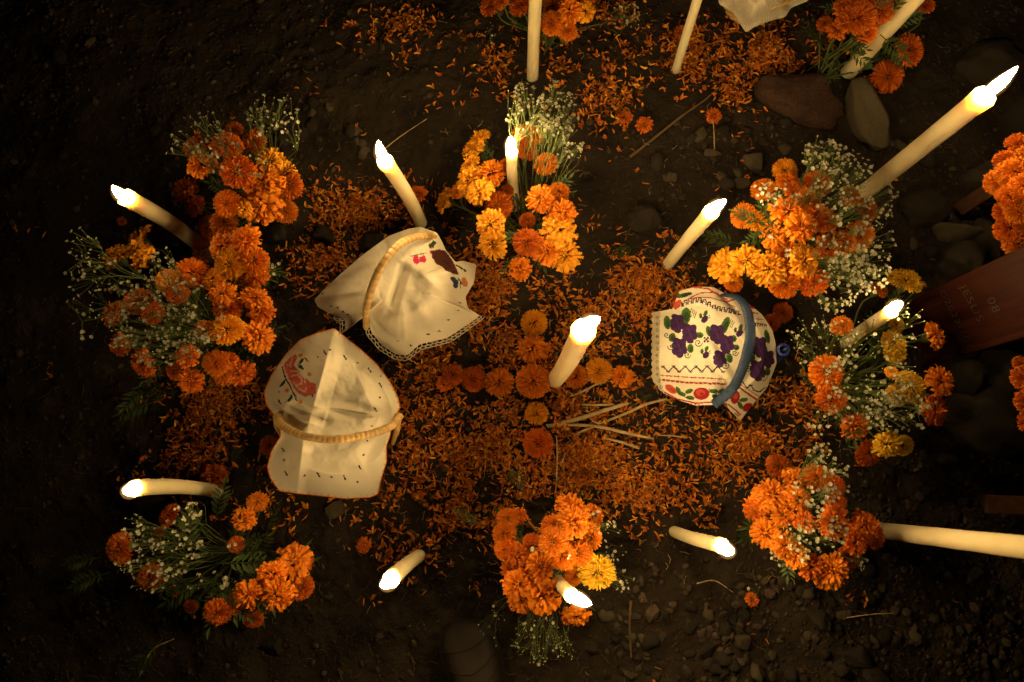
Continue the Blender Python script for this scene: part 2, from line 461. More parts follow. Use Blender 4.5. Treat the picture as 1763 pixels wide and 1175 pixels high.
pos[torn] = pos[first][torn]; pos[:, :2] += np.where(torn, L*.42, 0)[:, None]*np.stack([np.cos(az), np.sin(az)], 1)+rng.normal(0, .0012, (n, 2))
tilt = rng.normal(0, .35, n)-np.where(torn, .22, 0); roll = rng.normal(0, .5, n)
def rotm(ax, a):
    c, s = np.cos(a), np.sin(a); o = np.zeros((len(a), 3, 3)); i, j = [(1, 2), (2, 0), (0, 1)][ax]
    o[:, ax, ax] = 1; o[:, i, i] = c; o[:, j, j] = c; o[:, i, j] = -s; o[:, j, i] = s
    return o
RR = rotm(2, az) @ rotm(1, tilt) @ rotm(0, roll)
v = np.einsum('nij,nrcj->nrci', RR, v)
v -= 0; zmin = v[..., 2].reshape(n, -1).min(1)
z0 = gz(pos[:, 0], pos[:, 1])
v[..., 0] += pos[:, 0, None, None]; v[..., 1] += pos[:, 1, None, None]
v[..., 2] += (z0-zmin+rng.uniform(.0005, .007, n))[:, None, None]
q = []
for r_ in range(3):
    for c_ in range(2): a = r_*3+c_; q.append((a, a+1, a+4, a+3))
Fc = (np.array(q)[None]+(np.arange(n)*12)[:, None, None]).reshape(-1, 4)
pal = np.array([(.74, .24, .014), (.80, .35, .025), (.56, .155, .012), (.34, .10, .014), (.84, .46, .05), (.12, .05, .015)])
pc = pal[rng.choice(6, n, p=[.25, .13, .24, .20, .05, .13])]*rng.uniform(.75, 1.1, (n, 1))
petals = link('marigold_petals', mesh_np('marigold_petals', v.reshape(-1, 3), Fc, [M['petal']], True, fcol=np.repeat(pc, 6, axis=0)))
tag(petals, 'thousands of loose orange marigold petals scattered over the soil', kind='stuff')

# dark plant litter: thin dry fibres
mb = MB(); r3 = random.Random(11)
for _ in range(1500):
    ax, ay = r3.uniform(-20, 1780), r3.uniform(-30, 1190)
    p = G(ax, ay, .003); a = r3.uniform(0, 6.28); l = r3.uniform(.008, .035)
    d = Vector((cos(a), sin(a), 0))*l; b = Vector((-sin(a), cos(a), 0))*r3.uniform(-.3, .3)*l
    mb.tube([p, p+d*.5+b+Vector((0, 0, r3.uniform(0, .006))), p+d+Vector((0, 0, r3.uniform(-.002, .004)))], r3.uniform(.0003, .0007), 3, cap=False)
o = tag(link('dry_plant_litter', mb.mesh('dry_plant_litter', [M['twig']])), 'thin dry fibres and bits of stalk on the soil', kind='stuff')

mb = MB(); r3 = random.Random(12)      # pale dry fibres caught in the petals
for _ in range(1100):
    ax, ay = (r3.gauss(960, 230), r3.gauss(650, 150)) if r3.random() < .75 else (r3.uniform(480, 1400), r3.uniform(20, 1000))
    p = G(ax, ay, .005); a = r3.uniform(0, 6.28); l = r3.uniform(.008, .026)
    d = Vector((cos(a), sin(a), 0))*l; b = Vector((-sin(a), cos(a), 0))*r3.uniform(-.35, .35)*l
    mb.tube([p, p+d*.5+b+Vector((0, 0, r3.uniform(0, .008))), p+d+Vector((0, 0, r3.uniform(0, .006)))], r3.uniform(.00025, .0005), 3, cap=False)
o = tag(link('pale_fibres', mb.mesh('pale_fibres', [M['straw']])), 'pale dry fibres lying among the loose petals', kind='stuff')

# ------------------------------------------------------------------ marigold heads
def head_mesh(name, N, wf, phimax, flat, frill, seed, m, loose=0.0, comp=1.0, rows=(.30, .68, 1.0)):
    r = random.Random(seed); V = []; Fs = []
    ga = pi*(3-5**.5)
    for i in range(N):
        t = (i+.5)/N
        ph = abs(phimax*(t**.60)+r.gauss(0, .11)); th = i*ga+r.gauss(0, .16)
        d = Vector((sin(ph)*cos(th), sin(ph)*sin(th), cos(ph)*flat)); dn = Vector((sin(ph)*cos(th), sin(ph)*sin(th), cos(ph)))
        tang = Vector((-sin(th), cos(th), 0)); e = Vector((cos(ph)*cos(th), cos(ph)*sin(th), -sin(ph)))
        ln = (.80+.18*t+r.gauss(0, .06*comp+loose*.05)); w = wf*(.55+.45*t)*r.uniform(.75, 1.2)
        tw = r.gauss(0, .55*frill); side = (tang*cos(tw)+e*sin(tw)); fold = (e*cos(tw)-tang*sin(tw))*(1 if r.random() < .8 else -1)
        if ph < .5: q_ = r.uniform(0, 6.28); fold = tang*cos(q_)+e*sin(q_); side = e*cos(q_)-tang*sin(q_)
        b0 = len(V); bend = w*r.uniform(.45, 1.0)*comp*(1.25 if ph < .5 else 1); lift = r.uniform(-.02, .06)
        for ri, s in enumerate((.45, .82, 1.0, 1.02)):
            c = d*ln*s+(fold*bend+dn*lift if ri == 3 else fold*(bend*.28 if ri == 2 else 0))
            ww = w*(.4, .9, 1.1, .95)[ri]
            for k, sd in enumerate((-1, 0, 1)):
                q = c+side*ww*sd*.5
                if ri >= 2: q = q+dn*r.gauss(0, .018*frill+.006)+fold*(r.gauss(0, .02*frill)+(-.03 if sd == 0 and ri == 3 else 0))
                elif sd == 0: q = q-fold*w*.12
                V.append(q)
        for ri in range(3):
            for k in range(2):
                a = b0+ri*3+k; Fs.append((a, a+1, a+4, a+3))
    return mesh_np(name, V, Fs, [m], True)
# small dark green cup under the head, in every head's own mesh
HEADS = {}
for mk in ('orange', 'gold', 'red', 'yellow'):
    HEADS[mk] = dict(
        p=[head_mesh('pompom_'+mk, 560, .085, 2.15, .80, 1.3, 10+j, M[mk], 0, .62) for j in range(3)],   # tight pompom
        r=[head_mesh('ruffled_'+mk, 190, .19, 2.1, .72, 1.2, 20+j, M[mk], .4) for j in range(3)],  # ruffled
        o=[head_mesh('open_'+mk, 125, .28, 1.85, .52, .9, 30+j, M[mk], .8) for j in range(2)])   # open, loose
CALYX = None
def stem_calyx(p, n, rad, root, parent):
    mb = MB(); base = p-n*rad*.25
    mb.tube([base, base-n*rad*.35, base-n*rad*.75], [rad*.42, rad*.34, rad*.10], 8)
    q = base-n*rad*.7
    mb.tube(bez([q, q-n*.03+Vector((0, 0, -.005)), root+(q-root)*.35+Vector((random.gauss(0, .006), random.gauss(0, .006), 0)), root], 8), [.0022]*9, 5)
    return link('stem', mb.mesh('stem', [M['stem']]), parent)
rh = random.Random(99)
def align(n, spin=None):
    q = Vector((0, 0, 1)).rotation_difference(n)
    return q @ Quaternion((0, 0, 1), rh.uniform(0, 6.28) if spin is None else spin)

# leaves
def leaf_mesh(seed):
    r = random.Random(seed); mb = MB(); L = 1.0
    mb.tube([(0, 0, 0), (.5, 0, .06), (1, 0, 0)], [.014, .010, .004], 4, cap=False)
    for i in range(6):
        s = .22+.75*i/6
        for sd in (-1, 1):
            l = .34*(1-.55*abs(s-.5))*r.uniform(.8, 1.1); a = radians(52)*sd+r.gauss(0, .1)
            d = Vector((cos(a), sin(a), r.uniform(-.15, .2))); b = Vector((s, 0, .06*(1-abs(2*s-1)))); w = Vector((-sin(a), cos(a), 0))*l*.15
            V = [b, b+d*l*.45+w, b+d*l*.45-w+Vector((0, 0, .01)), b+d*l]
            mb.add(V, [(0, 1, 3), (0, 3, 2)])
    b = Vector((1, 0, 0)); mb.add([b-Vector((.1, 0, 0)), b+Vector((.06, .05, 0)), b+Vector((.06, -.05, .01)), b+Vector((.25, 0, -.04))], [(0, 1, 3), (0, 3, 2)])
    return mb.mesh('leaf', [M['leaf']], False)
LEAVES = [leaf_mesh(i) for i in range(5)]

# baby's breath
def spray(parent, root, tips, r, fsize=1.0, buds=.3, green=False):
    """root -> a few sub-branches -> florets at tips; stems and florets are two meshes"""
    st = MB(); fl = MB()
    tips = [Vector(t) for t in tips]
    nb = max(1, len(tips)//9); cents = r.sample(tips, nb)
    groups = [[] for _ in cents]
    for t in tips: groups[min(range(nb), key=lambda i: (cents[i]-t).length)].append(t)
    for g in groups:
        if not g: continue
        c = sum(g, Vector())/len(g); j = root+(c-root)*.62+Vector((r.gauss(0, .006), r.gauss(0, .006), r.gauss(0, .004)))
        st.tube(bez([root, root+(j-root)*.5+Vector((r.gauss(0, .006), r.gauss(0, .006), .008)), j], 5), [.0008]*6, 4, cap=False)
        sub = [j+(c-j)*r.uniform(.3, .7)+Vector((r.gauss(0, .01), r.gauss(0, .01), r.gauss(0, .006))) for _ in range(max(1, len(g)//4))]
        for s in sub: st.tube([j, (j+s)/2+Vector((r.gauss(0, .002), r.gauss(0, .002), .002)), s], .0005, 3, cap=False)
        for t in g:
            s = min(sub, key=lambda q: (q-t).length)
            st.tube([s, (s+t)/2+Vector((r.gauss(0, .003), r.gauss(0, .003), 0)), t], .00034, 3, cap=False)
            n = ((t-s).normalized()+Vector((r.gauss(0, .5), r.gauss(0, .5), .7+r.gauss(0, .3)))).normalized()
            q = Vector((0, 0, 1)).rotation_difference(n)
            if r.random() < buds:
                s_ = r.uniform(.0010, .0018)*fsize
                V = [t+q @ Vector(v)*s_ for v in ((1, 0, 0), (0, 1, 0), (-1, 0, 0), (0, -1, 0), (0, 0, 1.6), (0, 0, -1.2))]
                fl.add(V, [(0, 1, 4), (1, 2, 4), (2, 3, 4), (3, 0, 4), (1, 0, 5), (2, 1, 5), (3, 2, 5), (0, 3, 5)], 1 if (green or r.random() < .6) else 0)
            else:
                R_ = r.uniform(.0028, .0045)*fsize; a0 = r.uniform(0, 6)
                for ring, (k_, up_, sc_) in enumerate(((5, .25, 1.0), (4, .8, .6))):
                    for k in range(k_):
                        a = a0+ring*.6+2*pi*k/k_; d = Vector((cos(a), sin(a), up_)); w = Vector((-sin(a), cos(a), 0))
                        V = [t, t+q @ ((d*.65+w*.42)*R_*sc_), t+q @ (d*R_*sc_+Vector((0, 0, r.uniform(-.3, .3)*R_*.5))), t+q @ ((d*.65-w*.42)*R_*sc_)]
                        fl.add(V, [(0, 1, 2, 3)], 0)
    s = link('babys_breath_spray', st.mesh('babys_breath_stems', [M['gypstem']]), parent)
    link('floret_cluster', fl.mesh('floret_cluster', [M['white'], M['bud']], False), s)['kind'] = 'stuff'
    return s

rb = random.Random(321)
def bouquet(name, c, zt, ze, R, label, heads, gyps=(), leaves=14, root_dxy=(0, 0), rootz=None, leafscale=.07, tiltf=1.0, cat='flower bouquet',
            group='marigold bouquets around the grave', leafspots=(), stems=True):
    cx, cy_ = c
    mid = P(cx, cy_, zt*.8)
    rx, ry = mid.x*.97+root_dxy[0], mid.y*.97+root_dxy[1]
    rz = gzf(rx, ry) if rootz is None else rootz
    root = Vector((rx, ry, rz))
    t = thing(name, root, label, cat, group)
    inv = -root
    holder_pts = []
    for hd in heads:
        hx, hy, d = hd[:3]; kind = hd[3] if len(hd) > 3 else 'r'; colr = hd[4] if len(hd) > 4 else None
        dz = hd[5] if len(hd) > 5 else 0
        rr = min(1.25, math.hypot(hx-cx, hy-cy_)/R)
        z = zt+(ze-zt)*rr**1.6+dz+rb.uniform(-.008, .008)
        if colr is None: colr = rb.choices(['orange', 'gold', 'red'], [.45, .3, .25])[0]
        p = P(hx, hy, z); rad = d*.5*depth_scale(p)*1.10
        nrm = (p-root); nrm.z = max(nrm.z, .02); nrm = Vector((nrm.x*tiltf*1.1, nrm.y*tiltf*1.1, nrm.z+.10)).normalized()
        nrm = (nrm+Vector((rb.gauss(0, .22), rb.gauss(0, .22), 0))).normalized()
        if nrm.z < .25: nrm.z = .25; nrm.normalize()
        if stems: stem_calyx(p-root, nrm, rad, Vector((rb.gauss(0, .012), rb.gauss(0, .012), 0)), t)
        o = link('marigold_head', rb.choice(HEADS[colr][kind]), t, p-root, align(nrm), (lambda q: (q*rb.uniform(.92, 1.08), q*rb.uniform(.92, 1.08), q*rb.uniform(.8, 1.15)))(rad*rb.uniform(.94, 1.08)))
        if colr == 'yellow': o['label'] = 'yellow marigold head'
        holder_pts.append(p-root)
    for (ax, ay, sx, sy, z, cnt, *rest) in gyps:
        opt = rest[0] if rest else {}
        tips = []
        for _ in range(cnt):
            a = rb.uniform(0, 2*pi); r_ = math.sqrt(rb.random())
            if rb.random() < .35 and tips:      # florets sit in little clusters
                q = rb.choice(tips)+Vector((rb.gauss(0, .006), rb.gauss(0, .006), rb.gauss(0, .003)))
            else: q = P(ax+sx*r_*cos(a), ay+sy*r_*sin(a), z+rb.uniform(-.035, .02))-root
            tips.append(q)
        rt = Vector((0, 0, .03)) if 'from' not in opt else P(*opt['from'])-root
        spray(t, rt, tips, rb, opt.get('s', 1.0), opt.get('buds', .3), opt.get('green', False))
    for i in range(leaves):
        if holder_pts:
            h = rb.choice(holder_pts); s = rb.uniform(.45, .9); b = Vector((h.x*s*.8, h.y*s*.8, h.z*s))
            a = math.atan2(h.y, h.x)+rb.gauss(0, .7)
        else: b = Vector((0, 0, .05)); a = rb.uniform(0, 6.28)
        q = Quaternion((0, 0, 1), a) @ Quaternion((0, 1, 0), rb.uniform(-.7, .25)) @ Quaternion((1, 0, 0), rb.gauss(0, .5))
        link('leaf', rb.choice(LEAVES), t, b, q, leafscale*rb.uniform(.7, 1.2))
    for (lx, ly, z, ang, sc) in leafspots:
        p = P(lx, ly, z)-root
        q = Quaternion((0, 0, 1), radians(ang)) @ Quaternion((0, 1, 0), rb.uniform(-.3, .1)) @ Quaternion((1, 0, 0), rb.gauss(0, .4))
        link('leaf', rb.choice(LEAVES), t, p, q, sc)
    return t

bouquet('flower_bouquet', (405, 305), .24, .10, 115, 'bouquet of orange marigolds with white sprigs behind, highest one on the left side',  # more deep orange heads here, so the dim light is partly in their colour
 [(403, 222, 26, 'p', 'red'), (340, 250, 45, 'p', 'red'), (347, 284, 48, 'r', 'orange'), (391, 250, 50, 'p', 'red'), (437, 243, 42, 'p', 'red'), (408, 294, 55, 'p', 'red'),
  (466, 277, 46, 'r'), (490, 290, 34, 'r'), (497, 318, 46, 'p'), (456, 313, 60, 'o', 'orange'), (452, 353, 60, 'o', 'orange'), (490, 364, 38, 'p', 'orange', -.03), (391, 350, 44, 'p'),
  (420, 360, 30, 'r'), (320, 328, 42, 'r', 'red', -.05), (337, 355, 35, 'r', 'red', -.06), (357, 390, 38, 'p', 'red', -.08)],
 [(345, 225, 52, 38, .30, 60), (470, 195, 40, 42, .32, 70), (410, 275, 55, 38, .27, 46), (300, 250, 18, 22, .28, 12), (505, 215, 14, 50, .3, 14)], 16)
bouquet('flower_bouquet', (412, 425), .19, .10, 80, 'short column of orange marigold heads standing right of the leftmost upper candle',
 [(385, 382, 46, 'p', 'orange'), (422, 413, 50, 'r', 'orange'), (383, 423, 44, 'o', 'orange'), (395, 454, 47, 'p', 'gold'), (437, 450, 46, 'p', 'orange'), (440, 474, 46, 'r'),
  (422, 482, 34, 'r', 'red', -.04), (350, 428, 40, 'p', 'red', -.09), (378, 404, 34, 'r', 'red', -.05)],
 [(466, 455, 10, 10, .2, 5)], 8)
bouquet('flower_bouquet', (315, 555), .24, .09, 160, 'widest bouquet on the left with a fan of white sprigs spilling over dark ground',
 [(238, 415, 50, 'o', 'gold', .05), (201, 441, 45, 'r', 'gold', .05), (246, 443, 46, 'o', 'gold', .04), (333, 469, 52, 'p', 'orange'), (366, 480, 42, 'p', 'gold'), (385, 505, 44, 'r'),
  (392, 532, 46, 'p', 'red', -.03), (290, 484, 40, 'p', 'gold'), (238, 518, 46, 'p', 'red'), (195, 542, 46, 'r', 'red'), (262, 539, 42, 'p', 'red', -.02), (207, 594, 36, 'r', 'red'),
  (440, 513, 46, 'r', 'orange', .03), (449, 535, 40, 'r', 'red', .02), (446, 580, 54, 'r', 'orange', .02), (391, 567, 50, 'p', 'gold', .01), (351, 570, 38, 'p', 'orange', -.02),
  (371, 625, 46, 'p', 'orange', .02), (394, 620, 30, 'r', 'red'), (247, 627, 48, 'r', 'red', -.02), (329, 656, 46, 'r', 'red'), (323, 613, 36, 'r', 'red'), (415, 643, 46, 'r', 'red'),
  (384, 645, 30, 'r', 'red'), (305, 505, 36, 'p', 'red', -.03), (300, 640, 26, 'r', 'red', -.05)],
 [(270, 570, 92, 62, .29, 240, dict(buds=.4)), (140, 450, 34, 62, .30, 46, {'from': (250, 480, .2)}), (190, 500, 50, 60, .28, 60, {'from': (260, 510, .18)}), (140, 550, 30, 40, .27, 16, {'from': (240, 520, .18)}),
  (282, 445, 22, 24, .29, 26), (330, 560, 70, 50, .28, 80, dict(buds=.5)), (300, 485, 60, 28, .29, 60), (470, 470, 8, 10, .2, 4)], 26,
 leafspots=[(270, 690, .08, 200, .09), (300, 680, .09, 170, .08), (250, 660, .08, 240, .07), (440, 610, .12, 240, .06)])
bouquet('flower_bouquet', (905, 350), .22, .10, 120, 'bright orange marigold bouquet around the slim candle at top centre',
 [(825, 240, 40, 'r', 'gold'), (814, 257, 36, 'r', 'gold', .01), (809, 284, 36, 'r', 'gold', .01), (808, 311, 46, 'r', 'gold', .03), (826, 330, 40, 'o', 'gold', .02), (846, 298, 46, 'r', 'orange'),
  (765, 345, 40, 'o', 'gold', .02), (790, 330, 28, 'r', 'orange'), (909, 232, 48, 'p', 'orange', .03), (908, 260, 34, 'p', 'red'), (940, 282, 42, 'p', 'orange', .02), (871, 282, 20, 'p', 'red'),
  (859, 354, 44, 'p', 'red', -.03), (872, 330, 24, 'p', 'red', -.05), (845, 385, 48, 'r', 'gold', .03), (848, 421, 48, 'r', 'gold', .04), (908, 379, 24, 'p', 'red', -.06), (930, 343, 46, 'r', 'orange'),
  (963, 330, 36, 'p', 'orange'), (969, 366, 42, 'r', 'orange', .02), (961, 395, 54, 'o', 'gold', .03), (908, 417, 50, 'p', 'red', .02), (943, 432, 44, 'r', 'orange', .03), (971, 440, 52, 'r', 'gold', .04),
  (895, 463, 40, 'r', 'orange', .0)],
 [(915, 185, 48, 46, .31, 110, dict(buds=.35)), (960, 190, 38, 50, .30, 100), (985, 262, 16, 18, .27, 22), (975, 225, 24, 24, .29, 30)], 18)
bouquet('flower_bouquet', (1385, 395), .25, .10, 150, 'largest right-hand bouquet of orange marigolds with dense white sprigs on its right side',
 [(1352, 293, 44, 'p', 'gold'), (1357, 314, 38, 'p', 'orange'), (1315, 326, 40, 'p', 'orange'), (1280, 371, 44, 'p', 'orange', .03), (1304, 380, 36, 'p', 'gold'), (1408, 315, 54, 'p', 'red', .02),
  (1394, 338, 36, 'p', 'orange'), (1357, 363, 56, 'r', 'orange', .02), (1380, 391, 54, 'r', 'orange', .03), (1402, 374, 46, 'r', 'red', .02), (1422, 380, 36, 'r', 'red'), (1332, 408, 44, 'r', 'orange'),
  (1354, 439, 46, 'p', 'orange', -.01), (1385, 450, 54, 'r', 'gold', .03), (1324, 464, 54, 'r', 'gold', .03), (1251, 458, 52, 'o', 'gold', .06), (1284, 448, 48, 'r', 'gold', .05), (1262, 487, 30, 'p', 'orange', .02),
  (1352, 489, 46, 'p', 'orange', .02), (1402, 487, 44, 'p', 'red', .01), (1492, 360, 38, 'p', 'red'), (1481, 405, 50, 'p', 'orange', -.01), (1453, 419, 42, 'p', 'orange', -.02), (1464, 338, 36, 'p', 'orange'),
  (1425, 427, 46, 'r', 'red'), (1367, 327, 32, 'p', 'red')],
 [(1425, 268, 46, 30, .31, 100, dict(buds=.3)), (1465, 300, 40, 36, .31, 100), (1340, 335, 45, 22, .31, 45), (1425, 335, 50, 30, .32, 60), (1475, 370, 45, 36, .31, 70), (1450, 430, 40, 36, .32, 60),
  (1475, 470, 58, 42, .30, 190, dict(buds=.3)), (1528, 345, 14, 34, .25, 34), (1520, 415, 24, 38, .27, 26), (1440, 520, 30, 22, .26, 30), (1385, 410, 60, 40, .31, 12)], 24,
 leafspots=[(1310, 385, .25, 160, .06), (1330, 400, .26, 200, .06), (1290, 440, .15, 190, .08), (1270, 420, .12, 170, .08)])
bouquet('flower_bouquet', (1500, 640), .22, .09, 150, 'loose mixed bouquet of yellow and orange marigolds beside the wooden cross',
 [(1559, 483, 48, 'p', 'yellow', .04), (1588, 490, 15, 'r', 'yellow', .03), (1513, 498, 34, 'p', 'orange', -.03), (1449, 561, 36, 'p', 'orange', .03), (1423, 641, 54, 'p', 'orange', .03), (1432, 689, 50, 'p', 'red', .01),
  (1609, 578, 46, 'r', 'orange', .06), (1544, 559, 28, 'p', 'yellow'), (1539, 590, 40, 'p', 'yellow'), (1541, 608, 34, 'p', 'yellow', -.02), (1535, 641, 20, 'r', 'gold'), (1568, 667, 54, 'p', 'yellow', .04),
  (1544, 681, 36, 'p', 'yellow', .02), (1619, 656, 46, 'r', 'orange', .04), (1610, 706, 46, 'r', 'red', .01), (1472, 735, 46, 'r', 'red', -.01), (1527, 766, 46, 'r', 'yellow', .04), (1555, 768, 34, 'p', 'yellow', .02),
  (1496, 781, 46, 'p', 'red', .0)],
 [(1500, 650, 85, 45, .27, 150, dict(buds=.45)), (1425, 590, 70, 45, .25, 110, dict(buds=.8, s=.9)), (1545, 710, 60, 32, .27, 110, dict(buds=.3)), (1410, 715, 26, 36, .22, 18), (1470, 700, 60, 36, .25, 50),
  (1570, 560, 30, 40, .27, 26, dict(buds=.6)), (1400, 570, 50, 30, .2, 26, dict(buds=.9)), (1500, 580, 60, 30, .24, 50, dict(buds=.7))], 22)
bouquet('flower_bouquet', (1405, 900), .22, .10, 115, 'round orange marigold bouquet with white sprigs at the foot of the long candle',
 [(1342, 803, 42, 'p', 'red', -.02), (1366, 825, 38, 'o', 'orange'), (1407, 823, 48, 'p', 'orange'), (1330, 851, 50, 'r', 'orange', .02), (1300, 877, 40, 'r', 'red', .02), (1313, 862, 40, 'r', 'orange', .02), (1318, 918, 46, 'r', 'orange', .02),
  (1348, 888, 40, 'r', 'orange'), (1437, 836, 38, 'p', 'red'), (1440, 862, 36, 'p', 'red', -.02), (1437, 899, 52, 'r', 'red', .02), (1489, 903, 46, 'o', 'red', .02), (1509, 925, 36, 'r', 'red'), (1474, 932, 46, 'r', 'red', .01),
  (1352, 940, 40, 'r', 'orange', .02), (1370, 958, 40, 'r', 'orange', .02), (1396, 977, 40, 'r', 'red', .02), (1433, 982, 48, 'r', 'orange', .03), (1422, 998, 40, 'r', 'orange', .02), (1459, 962, 38, 'r', 'red'), (1385, 899, 36, 'r', 'red'),
  (1375, 860, 40, 'r', 'orange')],
 [(1412, 785, 22, 24, .26, 34, dict(buds=.2)), (1440, 830, 26, 36, .28, 40), (1400, 850, 36, 26, .28, 40), (1400, 915, 58, 46, .29, 90, dict(buds=.35)), (1345, 970, 16, 16, .2, 10), (1475, 970, 20, 12, .2, 10)], 18)
bouquet('flower_bouquet', (945, 960), .23, .10, 110, 'orange marigold bouquet with one yellow head at bottom centre, candle rising through it',
 [(874, 893, 38, 'p', 'orange', .02), (893, 889, 30, 'r', 'orange'), (868, 918, 38, 'p', 'orange', .01), (871, 947, 38, 'p', 'orange', .01), (889, 956, 38, 'r', 'red'), (983, 878, 50, 'r', 'orange', .02), (986, 900, 58, 'r', 'orange', .05),
  (1021, 886, 36, 'r', 'orange', .0), (1018, 924, 40, 'r', 'orange', .01), (953, 906, 40, 'p', 'orange', .0), (952, 932, 46, 'p', 'orange', .03), (968, 956, 46, 'p', 'orange', .0), (997, 953, 44, 'p', 'orange', .01), (918, 939, 36, 'p', 'red', -.03),
  (930, 975, 44, 'r', 'orange', -.02), (892, 1007, 48, 'r', 'orange', .02), (898, 1030, 46, 'r', 'orange', .02), (935, 1028, 56, 'o', 'orange', .04), (880, 980, 36, 'r', 'red'), (1028, 986, 56, 'p', 'yellow', .03), (990, 992, 36, 'p', 'orange', -.04),
  (991, 1060, 46, 'o', 'orange', .03), (918, 998, 40, 'r', 'orange', -.01)],
 [(930, 1105, 50, 42, .12, 120, dict(buds=.85, s=.9, green=True)), (1045, 940, 34, 60, .13, 40, dict(buds=.6)), (1065, 1000, 28, 20, .14, 20), (850, 1080, 30, 40, .1, 12, dict(buds=.9)), (960, 945, 60, 30, .27, 8), (1030, 900, 30, 20, .2, 10)], 18,
 leafspots=[(830, 905, .12, 150, .06), (900, 850, .1, 100, .05)])
bouquet('flower_bouquet', (355, 960), .17, .08, 165, 'dark leafy bouquet with white sprigs and few orange heads at bottom left',  # deep orange mix also darkens this bouquet to suit its weak light
 [(207, 945, 54, 'p', 'orange', .05), (291, 888, 38, 'p', 'red', -.03), (271, 921, 24, 'p', 'red', -.04), (444, 864, 34, 'r', 'orange'), (421, 894, 38, 'r', 'orange'), (406, 938, 30, 'p', 'red', -.03), (258, 995, 44, 'p', 'red', -.02),
  (506, 968, 54, 'o', 'orange', .04), (468, 988, 42, 'r', 'orange', .05), (476, 1024, 54, 'r', 'orange', .06), (519, 1012, 46, 'p', 'red'), (429, 1025, 46, 'r', 'orange', .05), (375, 1055, 46, 'p', 'red', .04), (402, 1040, 34, 'p', 'red', .02), (298, 1018, 24, 'p', 'red', -.05),
  (328, 1045, 22, 'p', 'red', -.05), (436, 1066, 34, 'p', 'red', -.05)],
 [(290, 945, 62, 50, .22, 120, dict(buds=.3)), (228, 905, 22, 20, .25, 24), (325, 880, 30, 18, .25, 30), (215, 975, 24, 14, .23, 14), (265, 1000, 50, 20, .22, 26), (380, 1005, 60, 20, .18, 24), (400, 940, 14, 14, .18, 6)], 50, leafscale=.075,
 leafspots=[(175, 960, .1, 190, .07), (190, 985, .1, 200, .08), (370, 900, .1, 80, .08), (455, 935, .1, 70, .08), (280, 1100, .03, 230, .09), (380, 970, .15, 0, .09), (350, 1000, .15, 210, .09), (420, 970, .12, -20, .09), (330, 950, .16, 100, .08)])
bouquet('flower_bouquet', (950, 0), .16, .09, 120, 'row of orange marigold heads behind the tall candle at the top edge',
 [(845, 8, 34, 'p', 'red'), (862, 2, 30, 'p', 'orange'), (897, 8, 38, 'p', 'red'), (951, 8, 36, 'p', 'orange'), (981, 18, 42, 'r', 'orange', .02), (1008, 20, 34, 'r', 'gold', .01), (949, 40, 40, 'p', 'orange', .01), (977, 53, 30, 'p', 'orange', .0),
  (920, -20, 46, 'r', 'orange'), (970, -25, 50, 'r', 'orange'), (880, -30, 46, 'r', 'orange'), (1010, -15, 40, 'p', 'red')],
 [(1090, 25, 30, 22, .14, 24, dict(buds=.5)), (940, -30, 60, 20, .2, 30)], 12)
bouquet('flower_bouquet', (1490, 20), .25, .12, 110, 'orange marigolds hanging on strings around the leaning candle at top right',
 [(1475, 30, 60, 'p', 'red', .02), (1463, 10, 52, 'p', 'red', .02), (1491, 53, 40, 'p', 'red', .0), (1420, 41, 26, 'p', 'red', -.05), (1443, 50, 36, 'r', 'red', -.04), (1513, 18, 42, 'p', 'red'), (1593, 10, 30, 'p', 'red', .02),
  (1567, 86, 56, 'p', 'red', -.03), (1529, 131, 48, 'p', 'red', -.06), (1499, 147, 32, 'p', 'red', -.07), (1463, 159, 32, 'p', 'red', -.08), (1480, -15, 56, 'r', 'red'), (1530, -10, 50, 'r', 'red')],
 [], 14, tiltf=.6, leafspots=[(1515, 60, .2, -60, .08), (1530, 30, .25, 60, .08), (1500, 20, .28, 45, .07)])
bouquet('flower_wreath', (1790, 340), .34, .26, 110, 'thick wreath of orange marigold heads hanging at the right edge above the cross',
 [(1753, 249, 42, 'p', 'red'), (1732, 277, 38, 'p', 'red'), (1722, 312, 46, 'p', 'orange'), (1747, 296, 52, 'p', 'orange', .02), (1743, 338, 48, 'p', 'orange', .01), (1731, 364, 38, 'p', 'red'), (1755, 362, 46, 'p', 'orange', .02), (1740, 394, 46, 'p', 'red'),
  (1756, 419, 46, 'p', 'orange'), (1765, 320, 50, 'p', 'orange', .03), (1775, 270, 50, 'p', 'orange'), (1775, 390, 50, 'p', 'orange')], [], 0, stems=False, cat='flower wreath', group='marigold wreaths on the cross')
bouquet('flower_wreath', (1800, 690), .30, .24, 90, 'second marigold wreath just showing at the right edge below the cross',
 [(1757, 625, 26, 'p', 'red'), (1764, 650, 40, 'p', 'red'), (1770, 690, 40, 'p', 'red'), (1775, 725, 40, 'p', 'red'), (1785, 660, 46, 'p', 'red')], [], 0, stems=False, cat='flower wreath', group='marigold wreaths on the cross')

